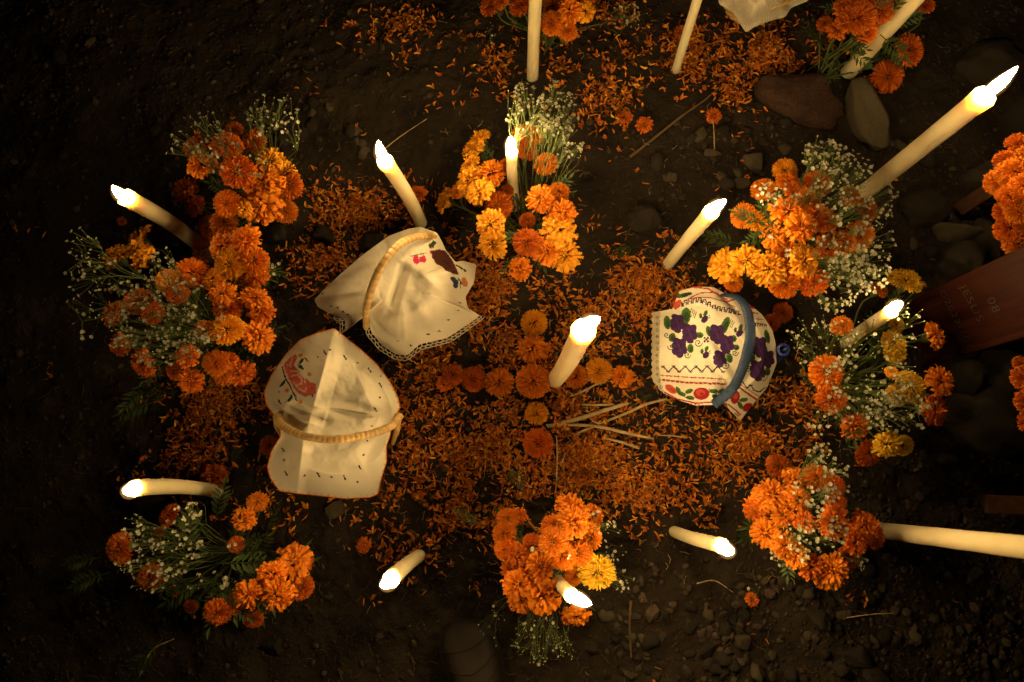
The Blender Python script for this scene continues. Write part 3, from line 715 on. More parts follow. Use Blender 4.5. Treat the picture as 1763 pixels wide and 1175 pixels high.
# single heads lying on the ground
loose = [
 (919, 558, 46, 'p', 'gold', 'topmost marigold head of the flower cross laid on the petals'),
 (917, 603, 54, 'r', 'orange', 'ruffled marigold head second from the top of the flower cross'),
 (917, 658, 60, 'p', 'orange', 'biggest marigold head, at the middle of the flower cross'),
 (923, 713, 40, 'p', 'gold', 'small marigold head just below the middle of the flower cross'),
 (927, 763, 52, 'p', 'red', 'lowest marigold head of the flower cross, at the tips of the straws'),
 (861, 661, 50, 'p', 'orange', 'marigold head left of the middle one in the flower cross'),
 (815, 654, 44, 'p', 'red', 'third marigold head from the left in the flower cross arm'),
 (781, 646, 38, 'p', 'red', 'second marigold head from the left in the flower cross arm'),
 (764, 662, 26, 'r', 'red', 'smallest marigold head, leftmost in the flower cross arm'),
 (992, 650, 42, 'p', 'orange', 'marigold head just right of the thick middle candle'),
 (1030, 641, 46, 'p', 'gold', 'golden marigold head second from the right in the flower cross arm'),
 (1070, 650, 40, 'r', 'orange', 'rightmost marigold head of the flower cross arm'),
 (1227, 203, 26, 'r', 'red', 'small lone marigold head on soil left of the large reddish stone'),
 (1292, 1031, 24, 'r', 'red', 'lone marigold head on bare soil at lower right'),
 (371, 822, 46, 'o', 'red', 'upturned marigold head at the base of the lower left candle'),
 (468, 768, 36, 'p', 'red', 'marigold head half hidden beside the front basket'),
 (720, 337, 30, 'r', 'red', 'faded marigold head beside the candle above the tented cloth'),
 (628, 938, 26, 'o', 'red', 'crumbled marigold head below the front basket'),
 (1345, 541, 36, 'p', 'red', 'dim marigold head in shadow right of the embroidered cloth'),
 (1325, 558, 32, 'p', 'red', 'marigold head tucked against the edge of the embroidered cloth'),
 (1075, 205, 26, 'r', 'red', 'withered marigold head in the petal trail at top centre'),
 (1108, 218, 28, 'r', 'red', 'withered marigold head at the lower end of the petal trail'),
 (1172, 60, 26, 'r', 'red', 'withered marigold head beside the thin candle at the top'),
 (212, 383, 16, 'r', 'red', 'tiny dim marigold head below the upper left candle'),
]
for (x, y, d, kind, cl, lab) in loose:
    p = G(x, y); rad = d*.5*depth_scale(p)*1.04
    nrm = Vector((rb.gauss(0, .18), rb.gauss(0, .18), 1)).normalized()
    o = link('marigold_head', rb.choice(HEADS[cl][kind]), None, p+Vector((0, 0, rad*.45)), align(nrm), rad)
    tag(o, lab, 'marigold', 'single marigold heads on the ground')

# ------------------------------------------------------------------ candles
def candle(base, top, h, r, tip, label, seed, drip=.6, side=None, lit=True, power='mid', fr=1.0):
    rr = random.Random(seed); r *= .93
    b = G(*base); b.z -= .01; t = P(top[0], top[1], b.z+h); axis_ = (t-b); L = axis_.length; ax = axis_/L
    root = thing('candle', (b.x, b.y, b.z), label, 'candle', 'lit candles on the grave')
    a = ax.cross(Vector((0, 0, 1)))
    if a.length < .05: a = ax.cross(Vector((1, 0, 0)))
    a.normalize(); c = ax.cross(a)
    nr, ns = 84, 40; V = []; Fs = []
    sv = Vector((*side, 0)) if side is not None else None
    dth = math.atan2(sv.dot(c), sv.dot(a)) if sv is not None else rr.uniform(0, 6.28)
    bend = Vector((rr.gauss(0, .003), rr.gauss(0, .003), 0))
    rim = [rr.uniform(-.0035, .003) for _ in range(ns)]; rim = [(rim[i-1]+rim[i]*2+rim[(i+1) % ns])/4 for i in range(ns)]
    def ringpt(s, th, rad): return ax*(L*s)+bend*sin(pi*s)+(a*cos(th)+c*sin(th))*rad
    def surf(s, th, k):
        lobe = max(0, cos(th-dth))**1.3
        w = drip*lobe*max(0, s-.28)/.72
        bump = float(vn(np.array([th*2.2+seed]), np.array([s*L*150]), seed)[0])*.6+.35*float(vn(np.array([th*6+seed]), np.array([s*L*420]), seed+2)[0])+.4
        grow = 1+.03*float(vn(np.array([th*1.3+seed]), np.array([s*L*16]), seed+5)[0])
        top_ = 1+.06*max(0, (s-.9)/.1)
        return r*grow*top_*(1+.24*w*bump)
    for i in range(nr):
        s = i/(nr-1)
        for k in range(ns):
            th = 2*pi*k/ns
            p = ringpt(s, th, surf(s, th, k))
            if i == nr-1: p = p+ax*rim[k]
            elif i == nr-2: p = p+ax*rim[k]*.5
            V.append(p)
    for f_, dz in ((.93, .0015), (.82, -.001), (.62, -.0065), (.3, -.009)):
        for k in range(ns):
            th = 2*pi*k/ns
            V.append(ringpt(1, th, r*f_)+ax*(dz+rim[k]*(1 if f_ > .8 else 0)))
    V.append(ax*L-ax*.0095); V.append(Vector((0, 0, 0)))
    tot = nr+4
    for i in range(tot-1):
        for k in range(ns): Fs.append((i*ns+k, i*ns+(k+1) % ns, (i+1)*ns+(k+1) % ns, (i+1)*ns+k))
    for k in range(ns):
        Fs.append(((tot-1)*ns+k, (tot-1)*ns+(k+1) % ns, tot*ns)); Fs.append((k, tot*ns+1, (k+1) % ns))
    link('candle_body', mesh_np('candle_body', V, Fs, [M['wax']]), root)
    if drip > 0:       # runs of wax that hardened on the way down
        for j in range(rr.randint(1, 2)+int(drip*3)):
            th = dth+rr.gauss(0, .55); s0 = rr.uniform(.72, .985); ln = rr.uniform(.02, .09)*min(1, L/.3)
            n_ = 7; pts = []; rads = []
            for q in range(n_):
                u = q/(n_-1); s = s0-u*ln/L*1.3
                pts.append(ringpt(s, th+.06*sin(u*5+j), surf(max(0, s), th, 0)*.98))
                rads.append(r*(.04+.04*rr.random()+(.06 if q == n_-1 else 0))*(.5 if q == 0 else 1))
            mb = MB(); mb.tube(pts, rads, 7); link('wax_drip', mb.mesh('wax_drip', [M['waxrun']]), root)
    top_c = ax*(L-.008)
    tipw = P(tip[0], tip[1], b.z+h+.052)-b if tip else top_c+Vector((0, 0, .06))
    d = (tipw-top_c); wick_end = top_c+ax*.010+d*.12
    mb = MB(); mb.tube([top_c, top_c+ax*.007, wick_end], [.0011, .001, .0007], 5); link('wick', mb.mesh('wick', [M['wick']]), root)
    if lit:
        f0 = top_c+ax*.007+d*.05; dd = tipw-f0; fl = dd.length; dn = dd/fl
        fa = dn.cross(Vector((.3, .9, .1))).normalized(); fb = dn.cross(fa); V = []; Fs = []; prof = [(0, .2), (.05, .55), (.13, .85), (.25, 1), (.42, 1.0), (.6, .86), (.78, .6), (.9, .36), (.97, .16)]
        R_ = min(.0098, fl*.22)*fr
        wob = Vector((rr.gauss(0, .002), rr.gauss(0, .002), 0))
        for (s, w) in prof:
            for k in range(10): q = 2*pi*k/10; V.append(f0+dd*s+wob*sin(pi*s)+(fa*cos(q)+fb*sin(q))*w*R_)
        V += [f0-dd*.01, f0+dd]
        for i in range(len(prof)-1):
            for k in range(10): Fs.append((i*10+k, i*10+(k+1) % 10, (i+1)*10+(k+1) % 10, (i+1)*10+k))
        m_ = (len(prof)-1)*10; nv = len(prof)*10
        for k in range(10): Fs.append((k, nv, (k+1) % 10)); Fs.append((m_+k, m_+(k+1) % 10, nv+1))
        fo = link('flame', mesh_np('flame', V, Fs, [M['flame'][power]]), root)
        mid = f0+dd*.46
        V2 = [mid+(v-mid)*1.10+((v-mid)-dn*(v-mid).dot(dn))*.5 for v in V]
        link('flame_halo', mesh_np('flame_halo', V2, Fs, [M['halo']]), fo)  # slightly larger shell added for the halo glow
    return root
candle((338, 418), (217, 340), .28, .0185, (193, 320), 'candle leaning outwards between the two upper left bouquets', 1, .4, side=(-.5, -.8), power='low')
candle((725, 386), (663, 277), .31, .0165, (651, 242), 'slim candle standing just above the tented cloth', 2, .5, side=(-1, -.3))
candle((888, 357), (881, 262), .27, .0125, (879, 236), 'slimmest upright candle rising from the top centre bouquet', 3, .1, power='mid')
candle((1149, 456), (1224, 364), .33, .0145, (1250, 345), 'candle with rough wax runs on bare soil left of the largest right bouquet', 4, 1.3, side=(.8, -.7))
candle((1483, 335), (1694, 166), .42, .0210, (1752, 115), 'very thick tall candle leaning towards the top right corner', 5, .4, side=(.6, -.8))
candle((955, 655), (1004, 568), .43, .0205, (1032, 548), 'thick candle beside the middle of the flower cross', 6, .9, side=(1, -.5), power='high', fr=1.15)
candle((1455, 592), (1535, 536), .27, .0135, (1553, 521), 'small candle inside the yellow and orange bouquet by the cross', 7, .1, side=(.6, -.8), power='low')
candle((375, 848), (230, 842), .33, .0150, (214, 842), 'candle lying almost sideways in view above the dark leafy bouquet', 8, 1.0, side=(0, 1), power='low')
candle((722, 957), (674, 998), .33, .0150, (656, 1008), 'short-looking candle on petals below the front basket', 9, 1.1, side=(-.7, .7))
candle((1160, 915), (1243, 941), .33, .0130, (1262, 950), 'candle with ragged wax on bare soil at lower right', 10, 1.1, side=(.2, 1))
candle((952, 975), (984, 1026), .32, .0125, (1018, 1041), 'candle rising through the bottom centre bouquet', 11, .1)
candle((917, 135), (929, -112), .42, .0155, (930, -140), 'tall candle cut off by the top edge at centre', 12, .3, power='low')
candle((1163, 122), (1238, -118), .42, .0112, (1245, -140), 'thin tall candle cut off by the top edge right of centre', 13, .3, power='low')
candle((1460, 125), (1670, -112), .42, .0205, (1690, -140), 'thick candle with hanging marigolds cut off by the top edge', 14, .4, side=(.6, -.8), power='low')
candle((1512, 913), (2010, 972), .75, .0180, (2050, 978), 'very long candle pointing off the right edge', 15, .4, side=(.1, 1), power='low')

# ------------------------------------------------------------------ baskets
def wicker_bowl(center_px, zr, Rr, hb, label, blue=False, cat='basket'):
    """rim centre at photo point, radius Rr, height zr"""
    rc = P(*center_px, zr); g = gzf(rc.x, rc.y)
    root = thing('wicker_basket', (rc.x, rc.y, g), label, cat, 'cloth-covered baskets')
    Hh = zr-g; mb = MB(); rows = 13; seg = 88
    for k in range(rows):
        s = k/(rows-1); z = .006+s*(Hh-.012); R_ = Rr*(.70+.30*s**.7)
        pts = []
        for j in range(seg+1):
            th = 2*pi*j/seg; w = .0028*sin(22*th+(pi if k % 2 else 0))
            pts.append(((R_+w)*cos(th), (R_+w)*sin(th), z))
        mb.tube(pts, Hh/rows*.42, 5, cap=False)
    link('woven_wall', mb.mesh('woven_wall', [M['wicker']]), root)
    mb = MB()
    for j in range(44):
        th = 2*pi*(j+.25)/44
        mb.tube([(Rr*(.70+.30*(q/5)**.7)*cos(th), Rr*(.70+.30*(q/5)**.7)*sin(th), .003+q/5*(Hh-.006)) for q in range(6)], .0021, 4)
    link('upright_canes', mb.mesh('upright_canes', [M['wicker']]), root)
    mb = MB()
    for ph in (0, 2.1, 4.2):
        pts = [((Rr+.004+.004*cos(9*th+ph))*cos(th), (Rr+.004+.004*cos(9*th+ph))*sin(th), Hh+.004*sin(9*th+ph)) for th in [2*pi*j/108 for j in range(109)]]
        mb.tube(pts, .0042, 6, cap=False)
    link('rim', mb.mesh('rim', [M['wicker_wrap']]), root)
    mb = MB(); mb.add([(Rr*.7*cos(2*pi*j/32), Rr*.7*sin(2*pi*j/32), .006) for j in range(32)], [tuple(range(32))])
    link('basket_floor', mb.mesh('basket_floor', [M['wicker']]), root)
    return root, Vector((rc.x, rc.y, g))
def handle(root, org, pts, w, flat, bands, mtl, bulge=1.0):
    P_ = [P(*q)-org for q in pts]; path = bez(P_, 60)
    mb = MB(); mb.tube(path, [w*.9]*len(path), 10, flat=flat)
    hnd = link('handle', mb.mesh('handle', [mtl]), root)
    # wraps: short sleeves one after another along the handle
    me = None; total = len(path)-1
    for i in range(bands):
        u0 = i/bands*total; u = (i+.5)/bands*total; k = int(u)
        c = path[k].lerp(path[min(k+1, total)], u-k); k0 = min(int(u0), total-1)
        t = (path[min(k+1, total)]-path[max(k-1, 0)]).normalized()
        seglen = sum((path[j+1]-path[j]).length for j in range(total))/bands
        if me is None:
            V = []; Fs = []; ns = 12
            for j, (s, q) in enumerate(((-.47, .94), (-.40, 1.0), (0, 1.01), (.40, 1.0), (.47, .94))):
                for n_ in range(ns): th = 2*pi*n_/ns; V.append((w*q*bulge*cos(th), w*q*bulge*sin(th)*flat, s*seglen))
            for j in range(4):
                for n_ in range(ns): Fs.append((j*ns+n_, j*ns+(n_+1) % ns, (j+1)*ns+(n_+1) % ns, (j+1)*ns+n_))
            me = mesh_np('wrap_band', V, Fs, [mtl])
        a = t.cross(Vector((.13, .31, .94))).normalized(); b = t.cross(a)
        m3 = Matrix((a, b, t)).transposed()
        q = m3.to_quaternion() @ Quaternion((1, 0, 0), rb.gauss(0, .03)) @ Quaternion((0, 1, 0), rb.gauss(0, .05))
        link('wrap_band', me, hnd, c, q, rb.uniform(.985, 1.03))
    return hnd
b1, o1 = wicker_bowl((581, 722), .125, .104, 0, 'pale cane basket with a wrapped handle across the bird cloth, in front at left')
handle(b1, o1, [(478, 716, .135), (486, 733, .16), (520, 750, .20), (575, 757, .22), (630, 749, .20), (672, 735, .165), (689, 716, .135)], .0082, .8, 38, M['wicker_wrap'])
mb = MB()    # handle roots twisted down into the wall
link_root = lambda m: link('handle_root', m.mesh('handle_root', [M['wicker_wrap']]), b1)
mb.tube([P(686, 714, .135)-o1, P(684, 738, .11)-o1, P(676, 765, .08)-o1], [.007, .007, .004], 8)
link_root(mb); mb = MB(); mb.tube([P(476, 716, .135)-o1, P(480, 735, .11)-o1, P(492, 760, .06)-o1], [.008, .009, .006], 8)
link_root(mb)
b2, o2 = wicker_bowl((695, 487), .12, .072, 0, 'cane basket with a glossy tall handle under the tented cloth')
handle(b2, o2, [(747, 407, .13), (733, 406, .18), (707, 411, .225), (682, 426, .255), (657, 458, .27), (640, 497, .25), (631, 532, .20), (631, 563, .13)], .0085, .75, 26, M['wicker_wrap'])
b3, o3 = wicker_bowl((1236, 604), .11, .084, 0, 'basket with a ribbed blue handle under the flower-embroidered cloth')
handle(b3, o3, [(1246, 508, .12), (1270, 513, .17), (1286, 535, .21), (1292, 573, .225), (1287, 605, .225), (1276, 640, .20), (1259, 672, .16), (1229, 697, .12)], .0106, .35, 44, M['bluewrap'], 1.0)

# ------------------------------------------------------------------ cloths
CR = {}    # crop transforms: photo px -> design units
def poly_mask(x, y, pts):
    n = len(pts); ins = np.zeros(x.shape, bool); j = n-1
    for i in range(n):
        xi, yi = pts[i]; xj, yj = pts[j]
        c = ((yi > y) != (yj > y)) & (x < (xj-xi)*(y-yi)/((yj-yi) or 1e-9)+xi)
        ins ^= c; j = i
    return ins
def line_mask(x, y, pts, w):
    m = np.zeros(x.shape, bool)
    for (x0, y0), (x1, y1) in zip(pts[:-1], pts[1:]):
        dx, dy = x1-x0, y1-y0; l2 = dx*dx+dy*dy or 1e-9
        t = np.clip(((x-x0)*dx+(y-y0)*dy)/l2, 0, 1)
        m |= (x-x0-t*dx)**2+(y-y0-t*dy)**2 < (w/2)**2
    return m
def ell_mask(x, y, cx, cy, rx, ry, a=0):
    a = radians(a); X = (x-cx)*cos(a)+(y-cy)*sin(a); Y = -(x-cx)*sin(a)+(y-cy)*cos(a)
    return (X/rx)**2+(Y/ry)**2 < 1
def paint(V, Fc, base, shapes, org, k, step=4.5):
    c = V[Fc].mean(1); px, py = project(c); X = (px-org[0])*k; Y = (py-org[1])*k
    Xq = np.floor(X/step)*step+step/2; Yq = np.floor(Y/step)*step+step/2
    col = np.tile(np.array(base, float), (len(Fc), 1))
    ch = np.where(((np.floor(X/step)+np.floor(Y/step)) % 2) == 0, .8, 1.12)
    for sh in shapes:
        if sh[0] == 'p': m = poly_mask(Xq, Yq, sh[1])
        elif sh[0] == 'l': m = line_mask(Xq, Yq, sh[1], sh[2])
        elif sh[0] == 'e': m = ell_mask(Xq, Yq, *sh[1])
        col[m] = np.array(sh[-1])[None]*ch[m][:, None]
    return col
def cloth(name, outline, center, shapes, org, k, label, base=(.76, .72, .58), ridges=(), t0=.45, nth=380, nr=110, seed=1, group='embroidered cloths over the baskets', wr=.004, edge=None, scallop=None, step=4.5, over=None, soft=False):
    """a sheet draped from centre (px,py,z) to an outline of (px,py,z)"""
    O = np.array([o if len(o) == 3 else (*o, .05) for o in outline], float); c = np.array(center, float)
    seg = np.linalg.norm(np.diff(np.vstack([O, O[:1]])[:, :2], axis=0), axis=1); cum = np.concatenate([[0], np.cumsum(seg)]); tot = cum[-1]
    u = np.linspace(0, tot, nth, endpoint=False); OO = np.vstack([O, O[:1]])
    E = np.stack([np.interp(u, cum, OO[:, j]) for j in range(3)], 1)
    for _ in range(2): E = .25*np.roll(E, 1, 0)+.5*E+.25*np.roll(E, -1, 0)
    if scallop is not None: E = scallop(E, u)
    T = np.linspace(0, 1, nr)**.8
    px = c[0]+T[:, None]*(E[:, 0]-c[0]); py = c[1]+T[:, None]*(E[:, 1]-c[1])
    f = np.clip((T-t0)/(1-t0), 0, 1); f = f*f*(3-2*f)*.75+.25*T**2
    z = c[2]+f[:, None]*(E[:, 2]-c[2])
    for (x0, y0, x1, y1, w, h) in ridges:
        dx, dy = x1-x0, y1-y0; l2 = dx*dx+dy*dy; t = np.clip(((px-x0)*dx+(py-y0)*dy)/l2, 0, 1)
        d = np.hypot(px-x0-t*dx, py-y0-t*dy)
        z = z+h*((lambda q: q*q*(3-2*q))(np.maximum(0, 1-d/w)) if soft else np.maximum(0, 1-d/w)**1.4)*np.sqrt(np.sin(np.clip(t, .03, .97)*pi))
    fade = np.clip(T*3, 0, 1)[:, None]
    z = z+fade*wr*(vn(px/34+seed, py/34, seed)+.45*vn(px/15, py/15+seed, seed+1))
    z = z+fade*.0007*vn(px/6+seed, py/6, seed+7)
    th = np.arctan2(E[:, 1]-c[1], E[:, 0]-c[0])
    z = z+fade*(T[:, None]**2)*wr*1.6*vn(th[None]*3.2+seed, np.zeros_like(th)[None]+T[:, None]*1.2, seed+2)
    if over is not None:          # the sheet rests on the rim
        for _ in range(3):
            V = Pn(px, py, z); d = np.hypot(V[..., 0]-over[0], V[..., 1]-over[1])
            b_ = over[3]+.008-np.maximum(0, d-over[2]-.010)*1.3; z = (z+b_+np.sqrt((z-b_)**2+.008**2))/2 if _ == 0 else np.maximum(z, b_)
    V = Pn(px, py, z).reshape(-1, 3)
    gmin = gz(V[:, 0], V[:, 1])+.004; low = V[:, 2] < gmin; V[low, 2] = gmin[low]
    idx = np.arange(nr*nth).reshape(nr, nth); nx_ = np.roll(idx, -1, 1)
    Fc = np.stack([idx[:-1], idx[1:], nx_[1:], nx_[:-1]], -1)[1:].reshape(-1, 4)
    first = np.stack([idx[0], idx[1], nx_[1], nx_[0]], -1); Fc = np.vstack([Fc, first])
    col = paint(V, Fc, base, shapes, org, k, step)
    ctr = V.mean(0)
    ctr[2] = 0
    o = link(name, mesh_np(name, V-ctr, Fc, [M['cloth']], True, fcol=col), None, tuple(ctr))
    so = o.modifiers.new('thickness', 'SOLIDIFY'); so.thickness = .0012; so.offset = -1
    tag(o, label, 'cloth', group)
    return o, V.reshape(nr, nth, 3)-ctr

# --- cloth 1: red bird, front basket (design units: crop 3.671 px)
K1, O1 = 3.671, (430, 550)
def D1(L): return [(430+x/K1, 550+y/K1, z) for x, y, z in L]
out1 = D1([(535, 58, .13), (430, 85, .12), (320, 130, .11), (230, 220, .10), (140, 350, .09), (92, 460, .08), (105, 540, .09), (160, 610, .115), (196, 650, .13), (196, 740, .125),
 (140, 830, .10), (112, 930, .08), (130, 1000, .07), (190, 1085, .06), (300, 1100, .06), (450, 1115, .06), (600, 1132, .06), (760, 1125, .06), (810, 1105, .06), (830, 1010, .07), (865, 900, .09),
 (862, 800, .115), (885, 740, .13), (900, 640, .13), (950, 560, .11), (940, 500, .11), (890, 400, .11), (800, 280, .11), (700, 190, .115), (600, 110, .12)])
black = (.012, .016, .03); RB = (.66, .13, .10); GR = (.015, .05, .03); YL = (.65, .32, .03)
sh1 = []
sh1.append(('p', [(215, 285), (250, 245), (290, 222), (300, 240), (280, 290), (330, 350), (385, 400), (420, 405), (418, 470), (390, 478), (350, 490), (310, 470), (275, 430), (245, 370), (225, 320)], RB))
for q in ([(260, 330), (300, 330), (345, 370), (350, 400)], [(265, 360), (300, 350), (330, 380), (325, 410), (295, 415)], [(280, 400), (310, 440), (350, 460), (360, 430)], [(230, 285), (260, 300)], [(270, 245), (255, 290)]):
    sh1.append(('l', q, 9, (.66, .58, .44)))
sh1 += [('p', [(365, 405), (420, 405), (415, 470), (375, 470), (360, 440)], RB), ('e', (393, 438, 5, 5), black), ('l', [(395, 475), (398, 492)], 8, black)]
sh1 += [('l', [(205, 300), (225, 370), (250, 410), (270, 455), (290, 490), (297, 515)], 9, black),
        ('p', [(225, 375), (205, 395), (182, 435), (205, 425), (225, 400)], GR), ('p', [(268, 470), (250, 495), (225, 525), (260, 518), (270, 495)], GR),
        ('p', [(350, 240), (325, 250), (300, 290), (325, 280)], GR), ('p', [(300, 288), (330, 290), (345, 320), (315, 312)], GR), ('l', [(350, 245), (370, 268)], 8, black)]
for (x, y) in ((322, 228), (378, 347), (235, 450), (320, 522)):
    sh1 += [('e', (x, y, 15, 13), YL), ('e', (x+2, y, 5, 5), (.5, .06, .03))]
for (x, y) in ((430, 238), (508, 193), (683, 275), (828, 360), (822, 493), (187, 585), (183, 457), (743, 767), (720, 858), (682, 1027), (517, 998), (350, 989), (216, 888), (770, 675)):
    sh1.append(('e', (x, y, 7, 6), black))
for (x, y) in ((475, 210), (600, 240), (757, 322), (825, 415), (188, 522), (795, 570), (696, 938), (600, 1002), (434, 983), (230, 975), (210, 825)):
    sh1.append(('l', [(x-7, y-12), (x+8, y+12)], 9, black))
c1, V1 = cloth('embroidered_cloth', out1, (575, 712, .165), sh1, O1, K1, 'off-white cloth with a red stitched bird and orange edging over the front basket',
 ridges=[(574, 575, 530, 735, 28, .036), (522, 760, 512, 846, 20, .026), (595, 600, 640, 700, 34, .014), (495, 697, 560, 722, 16, -.030), (470, 690, 500, 715, 12, -.014), (560, 700, 655, 718, 18, -.020)], seed=3, t0=.5, wr=.0042, over=(o1.x, o1.y, .104, .125))
def stitch_edge(parent, V, name, color_mats, r=.0011, hooks=True, start=0, end=None):
    e = V[-1]; n = len(e); mb = MB(); rr = random.Random(4)
    rng_ = range(start, (end or n))
    mb.tube([tuple(e[i % n]+np.array([0, 0, .0006])) for i in rng_]+([tuple(e[0])] if end is None else []), r, 4, cap=False)
    if hooks:
        for i in range(start, (end or n), 5):
            a = e[i % n]; b = V[-5][i % n]; mb.tube([tuple(a), tuple(b+np.array([0, 0, .001]))], r*.8, 3, m=1 if rr.random() < .5 else 0, cap=False)
    link(name, mb.mesh(name, color_mats), parent)
M['orange_thread'] = mat('orange_thread', (.75, .22, .02), .8); M['yellow_thread'] = mat('yellow_thread', (.75, .45, .05), .8)
stitch_edge(c1, V1, 'stitched_edging', [M['orange_thread'], M['yellow_thread']], .0010)

# --- cloth 2: tented cloth with brown bird (crop 4.7)
K2, O2 = 4.7, (520, 380)
def D2(L): return [(520+x/K2, 380+y/K2, z) for x, y, z in L]
out2 = D2([(100, 640, .05), (250, 490, .09), (480, 290, .12), (700, 130, .13), (860, 70, .13), (960, 55, .135), (1090, 100, .13), (1130, 170, .10), (1160, 240, .08), (1240, 340, .07), (1290, 325, .06), (1410, 355, .04),
 (1390, 500, .04), (1320, 620, .04), (1340, 710, .05), (1440, 770, .03), (1280, 880, .04), (1170, 950, .04), (950, 1000, .05), (850, 1090, .03), (760, 1080, .03), (650, 1010, .05), (560, 900, .08), (545, 850, .10),
 (490, 790, .115), (430, 830, .08), (370, 880, .05), (345, 900, .04), (350, 800, .07), (240, 760, .06), (130, 700, .05)])
PK = (.50, .02, .09); BR = (.075, .018, .012); BL = (.015, .04, .14); GN = (.02, .06, .015)
sh2 = [('p', [(1020, 200), (1060, 160), (1085, 175), (1060, 220), (1030, 225)], GN),
 ('p', [(900, 295), (925, 282), (948, 300), (985, 280), (1005, 320), (990, 345), (955, 335), (925, 360), (905, 345), (898, 320)], PK), ('l', [(945, 305), (948, 340)], 6, (.62, .3, .3)),
 ('l', [(880, 290), (960, 275), (1005, 262)], 6, GN), ('p', [(1030, 245), (1060, 240), (1055, 275), (1035, 270)], PK),
 ('p', [(1045, 250), (1100, 232), (1155, 245), (1190, 290), (1235, 360), (1265, 440), (1225, 432), (1160, 410), (1130, 375), (1080, 350), (1050, 300)], BR), ('l', [(1150, 330), (1200, 380)], 12, (.03, .01, .01)),
 ('l', [(1250, 365), (1320, 410)], 14, GN), ('p', [(1195, 460), (1225, 452), (1262, 490), (1262, 540), (1230, 548), (1215, 520), (1225, 505), (1195, 480)], BL), ('l', [(1260, 470), (1305, 530)], 8, BL),
 ('l', [(1275, 480), (1282, 550)], 6, GN), ('e', (1312, 500, 24, 40, -20), (.55, .22, .10)),
 ('e', (903, 320, 2, 2), PK)]
for (x, y) in ((1262, 725), (1182, 800), (1107, 893), (1022, 918), (882, 1008), (772, 973), (376, 760), (335, 735), (237, 690), (172, 590), (290, 700), (1275, 665)):
    sh2 += [('l', [(x-10, y), (x+10, y+2)], 7, black), ('l', [(x, y-7), (x, y+7)], 6, black)]
c2, V2 = cloth('embroidered_cloth', out2, (690, 490, .19), sh2, O2, K2, 'cream tented cloth with lace edge, pink butterfly and brown bird stitching',
 ridges=[(697, 448, 800, 535, 14, .014), (700, 450, 670, 540, 15, -.016), (655, 500, 575, 515, 26, .012), (640, 460, 560, 500, 12, -.010), (715, 520, 740, 560, 16, .008), (740, 410, 690, 440, 16, .012), (640, 545, 670, 580, 8, -.012)], seed=8, t0=.42, wr=.004, over=(o2.x, o2.y, .072, .12), soft=True)
def lace(parent, V, i0, i1, depth=.013, name='lace_trim', stepn=4):
    e = V[-1]; n = len(e); inn = V[-8]; mb = MB()
    i = i0
    while i < i1:
        a = Vector(e[i % n]); b = Vector(e[(i+stepn) % n]); out_ = (Vector(e[i % n])-Vector(inn[i % n])); out_.z *= .3; out_.normalize()
        m = (a+b)/2
        for lv in (0, 1):
            o0 = out_*(depth*.5*lv); o1_ = out_*(depth*.5*(lv+1.1)); dx = (b-a)*(.5*lv)
            mb.tube(bez([a+o0+dx, a+o1_*.8+dx*1.0+(m-a)*.2, m+o1_+dx, b+o1_*.8+dx, b+o0+dx], 8), .0010, 3, cap=False)
        i += stepn
    for lv in (.5, 1.0):
        mb.tube([Vector(e[j % n])+(lambda q: Vector((q.x, q.y, q.z*.3)).normalized())(Vector(e[j % n])-Vector(inn[j % n]))*depth*lv for j in range(i0, i1, 2)], .0009, 3, cap=False)
    link(name, mb.mesh(name, [M['lace']]), parent)
# index range on the outline from (1440,770) round to (350,800)
e = V2[-1]+np.array(c2.location); ex, ey = project(e); ex = (ex-520)*K2; ey = (ey-380)*K2
ia = int(np.argmin((ex-1440)**2+(ey-770)**2)); ib = int(np.argmin((ex-548)**2+(ey-855)**2)); ic = int(np.argmin((ex-400)**2+(ey-860)**2)); id_ = int(np.argmin((ex-350)**2+(ey-800)**2))
lace(c2, V2, min(ia, ib), max(ia, ib)); lace(c2, V2, min(ic, id_), max(ic, id_)+6)

# --- cloth 3: purple flowers (crop 4.352)
K3, O3 = 4.352, (1090, 470)
def D3(L): return [(1090+x/K3, 470+y/K3, z) for x, y, z in L]
out3 = D3([(150, 300, .06), (225, 285, .07), (300, 270, .08), (300, 225, .09), (345, 140, .10), (450, 105, .11), (600, 108, .12), (690, 160, .12), (770, 190, .12), (870, 240, .11), (960, 310, .10), (1040, 430, .09), (1065, 530, .08),
 (1072, 680, .07), (1000, 860, .06), (890, 990, .05), (800, 1105, .03), (715, 1020, .05), (705, 970, .09), (600, 990, .115), (470, 995, .09), (330, 950, .07), (230, 900, .06), (150, 800, .05), (148, 560, .05)])
PU = (.045, .012, .09); PD = (.022, .008, .045); LG = (.05, .14, .025); DG = (.02, .065, .02); RD = (.36, .015, .03); CO = (.55, .09, .045); NV = (.03, .012, .05)
def spiral(cx, cy, r, turns=1.6, flip=1, a0=0):
    return [(cx+flip*r*(1-t)*cos(a0+t*turns*2*pi), cy+r*(1-t)*sin(a0+t*turns*2*pi)) for t in [i/26 for i in range(25)]]
sh3 = []
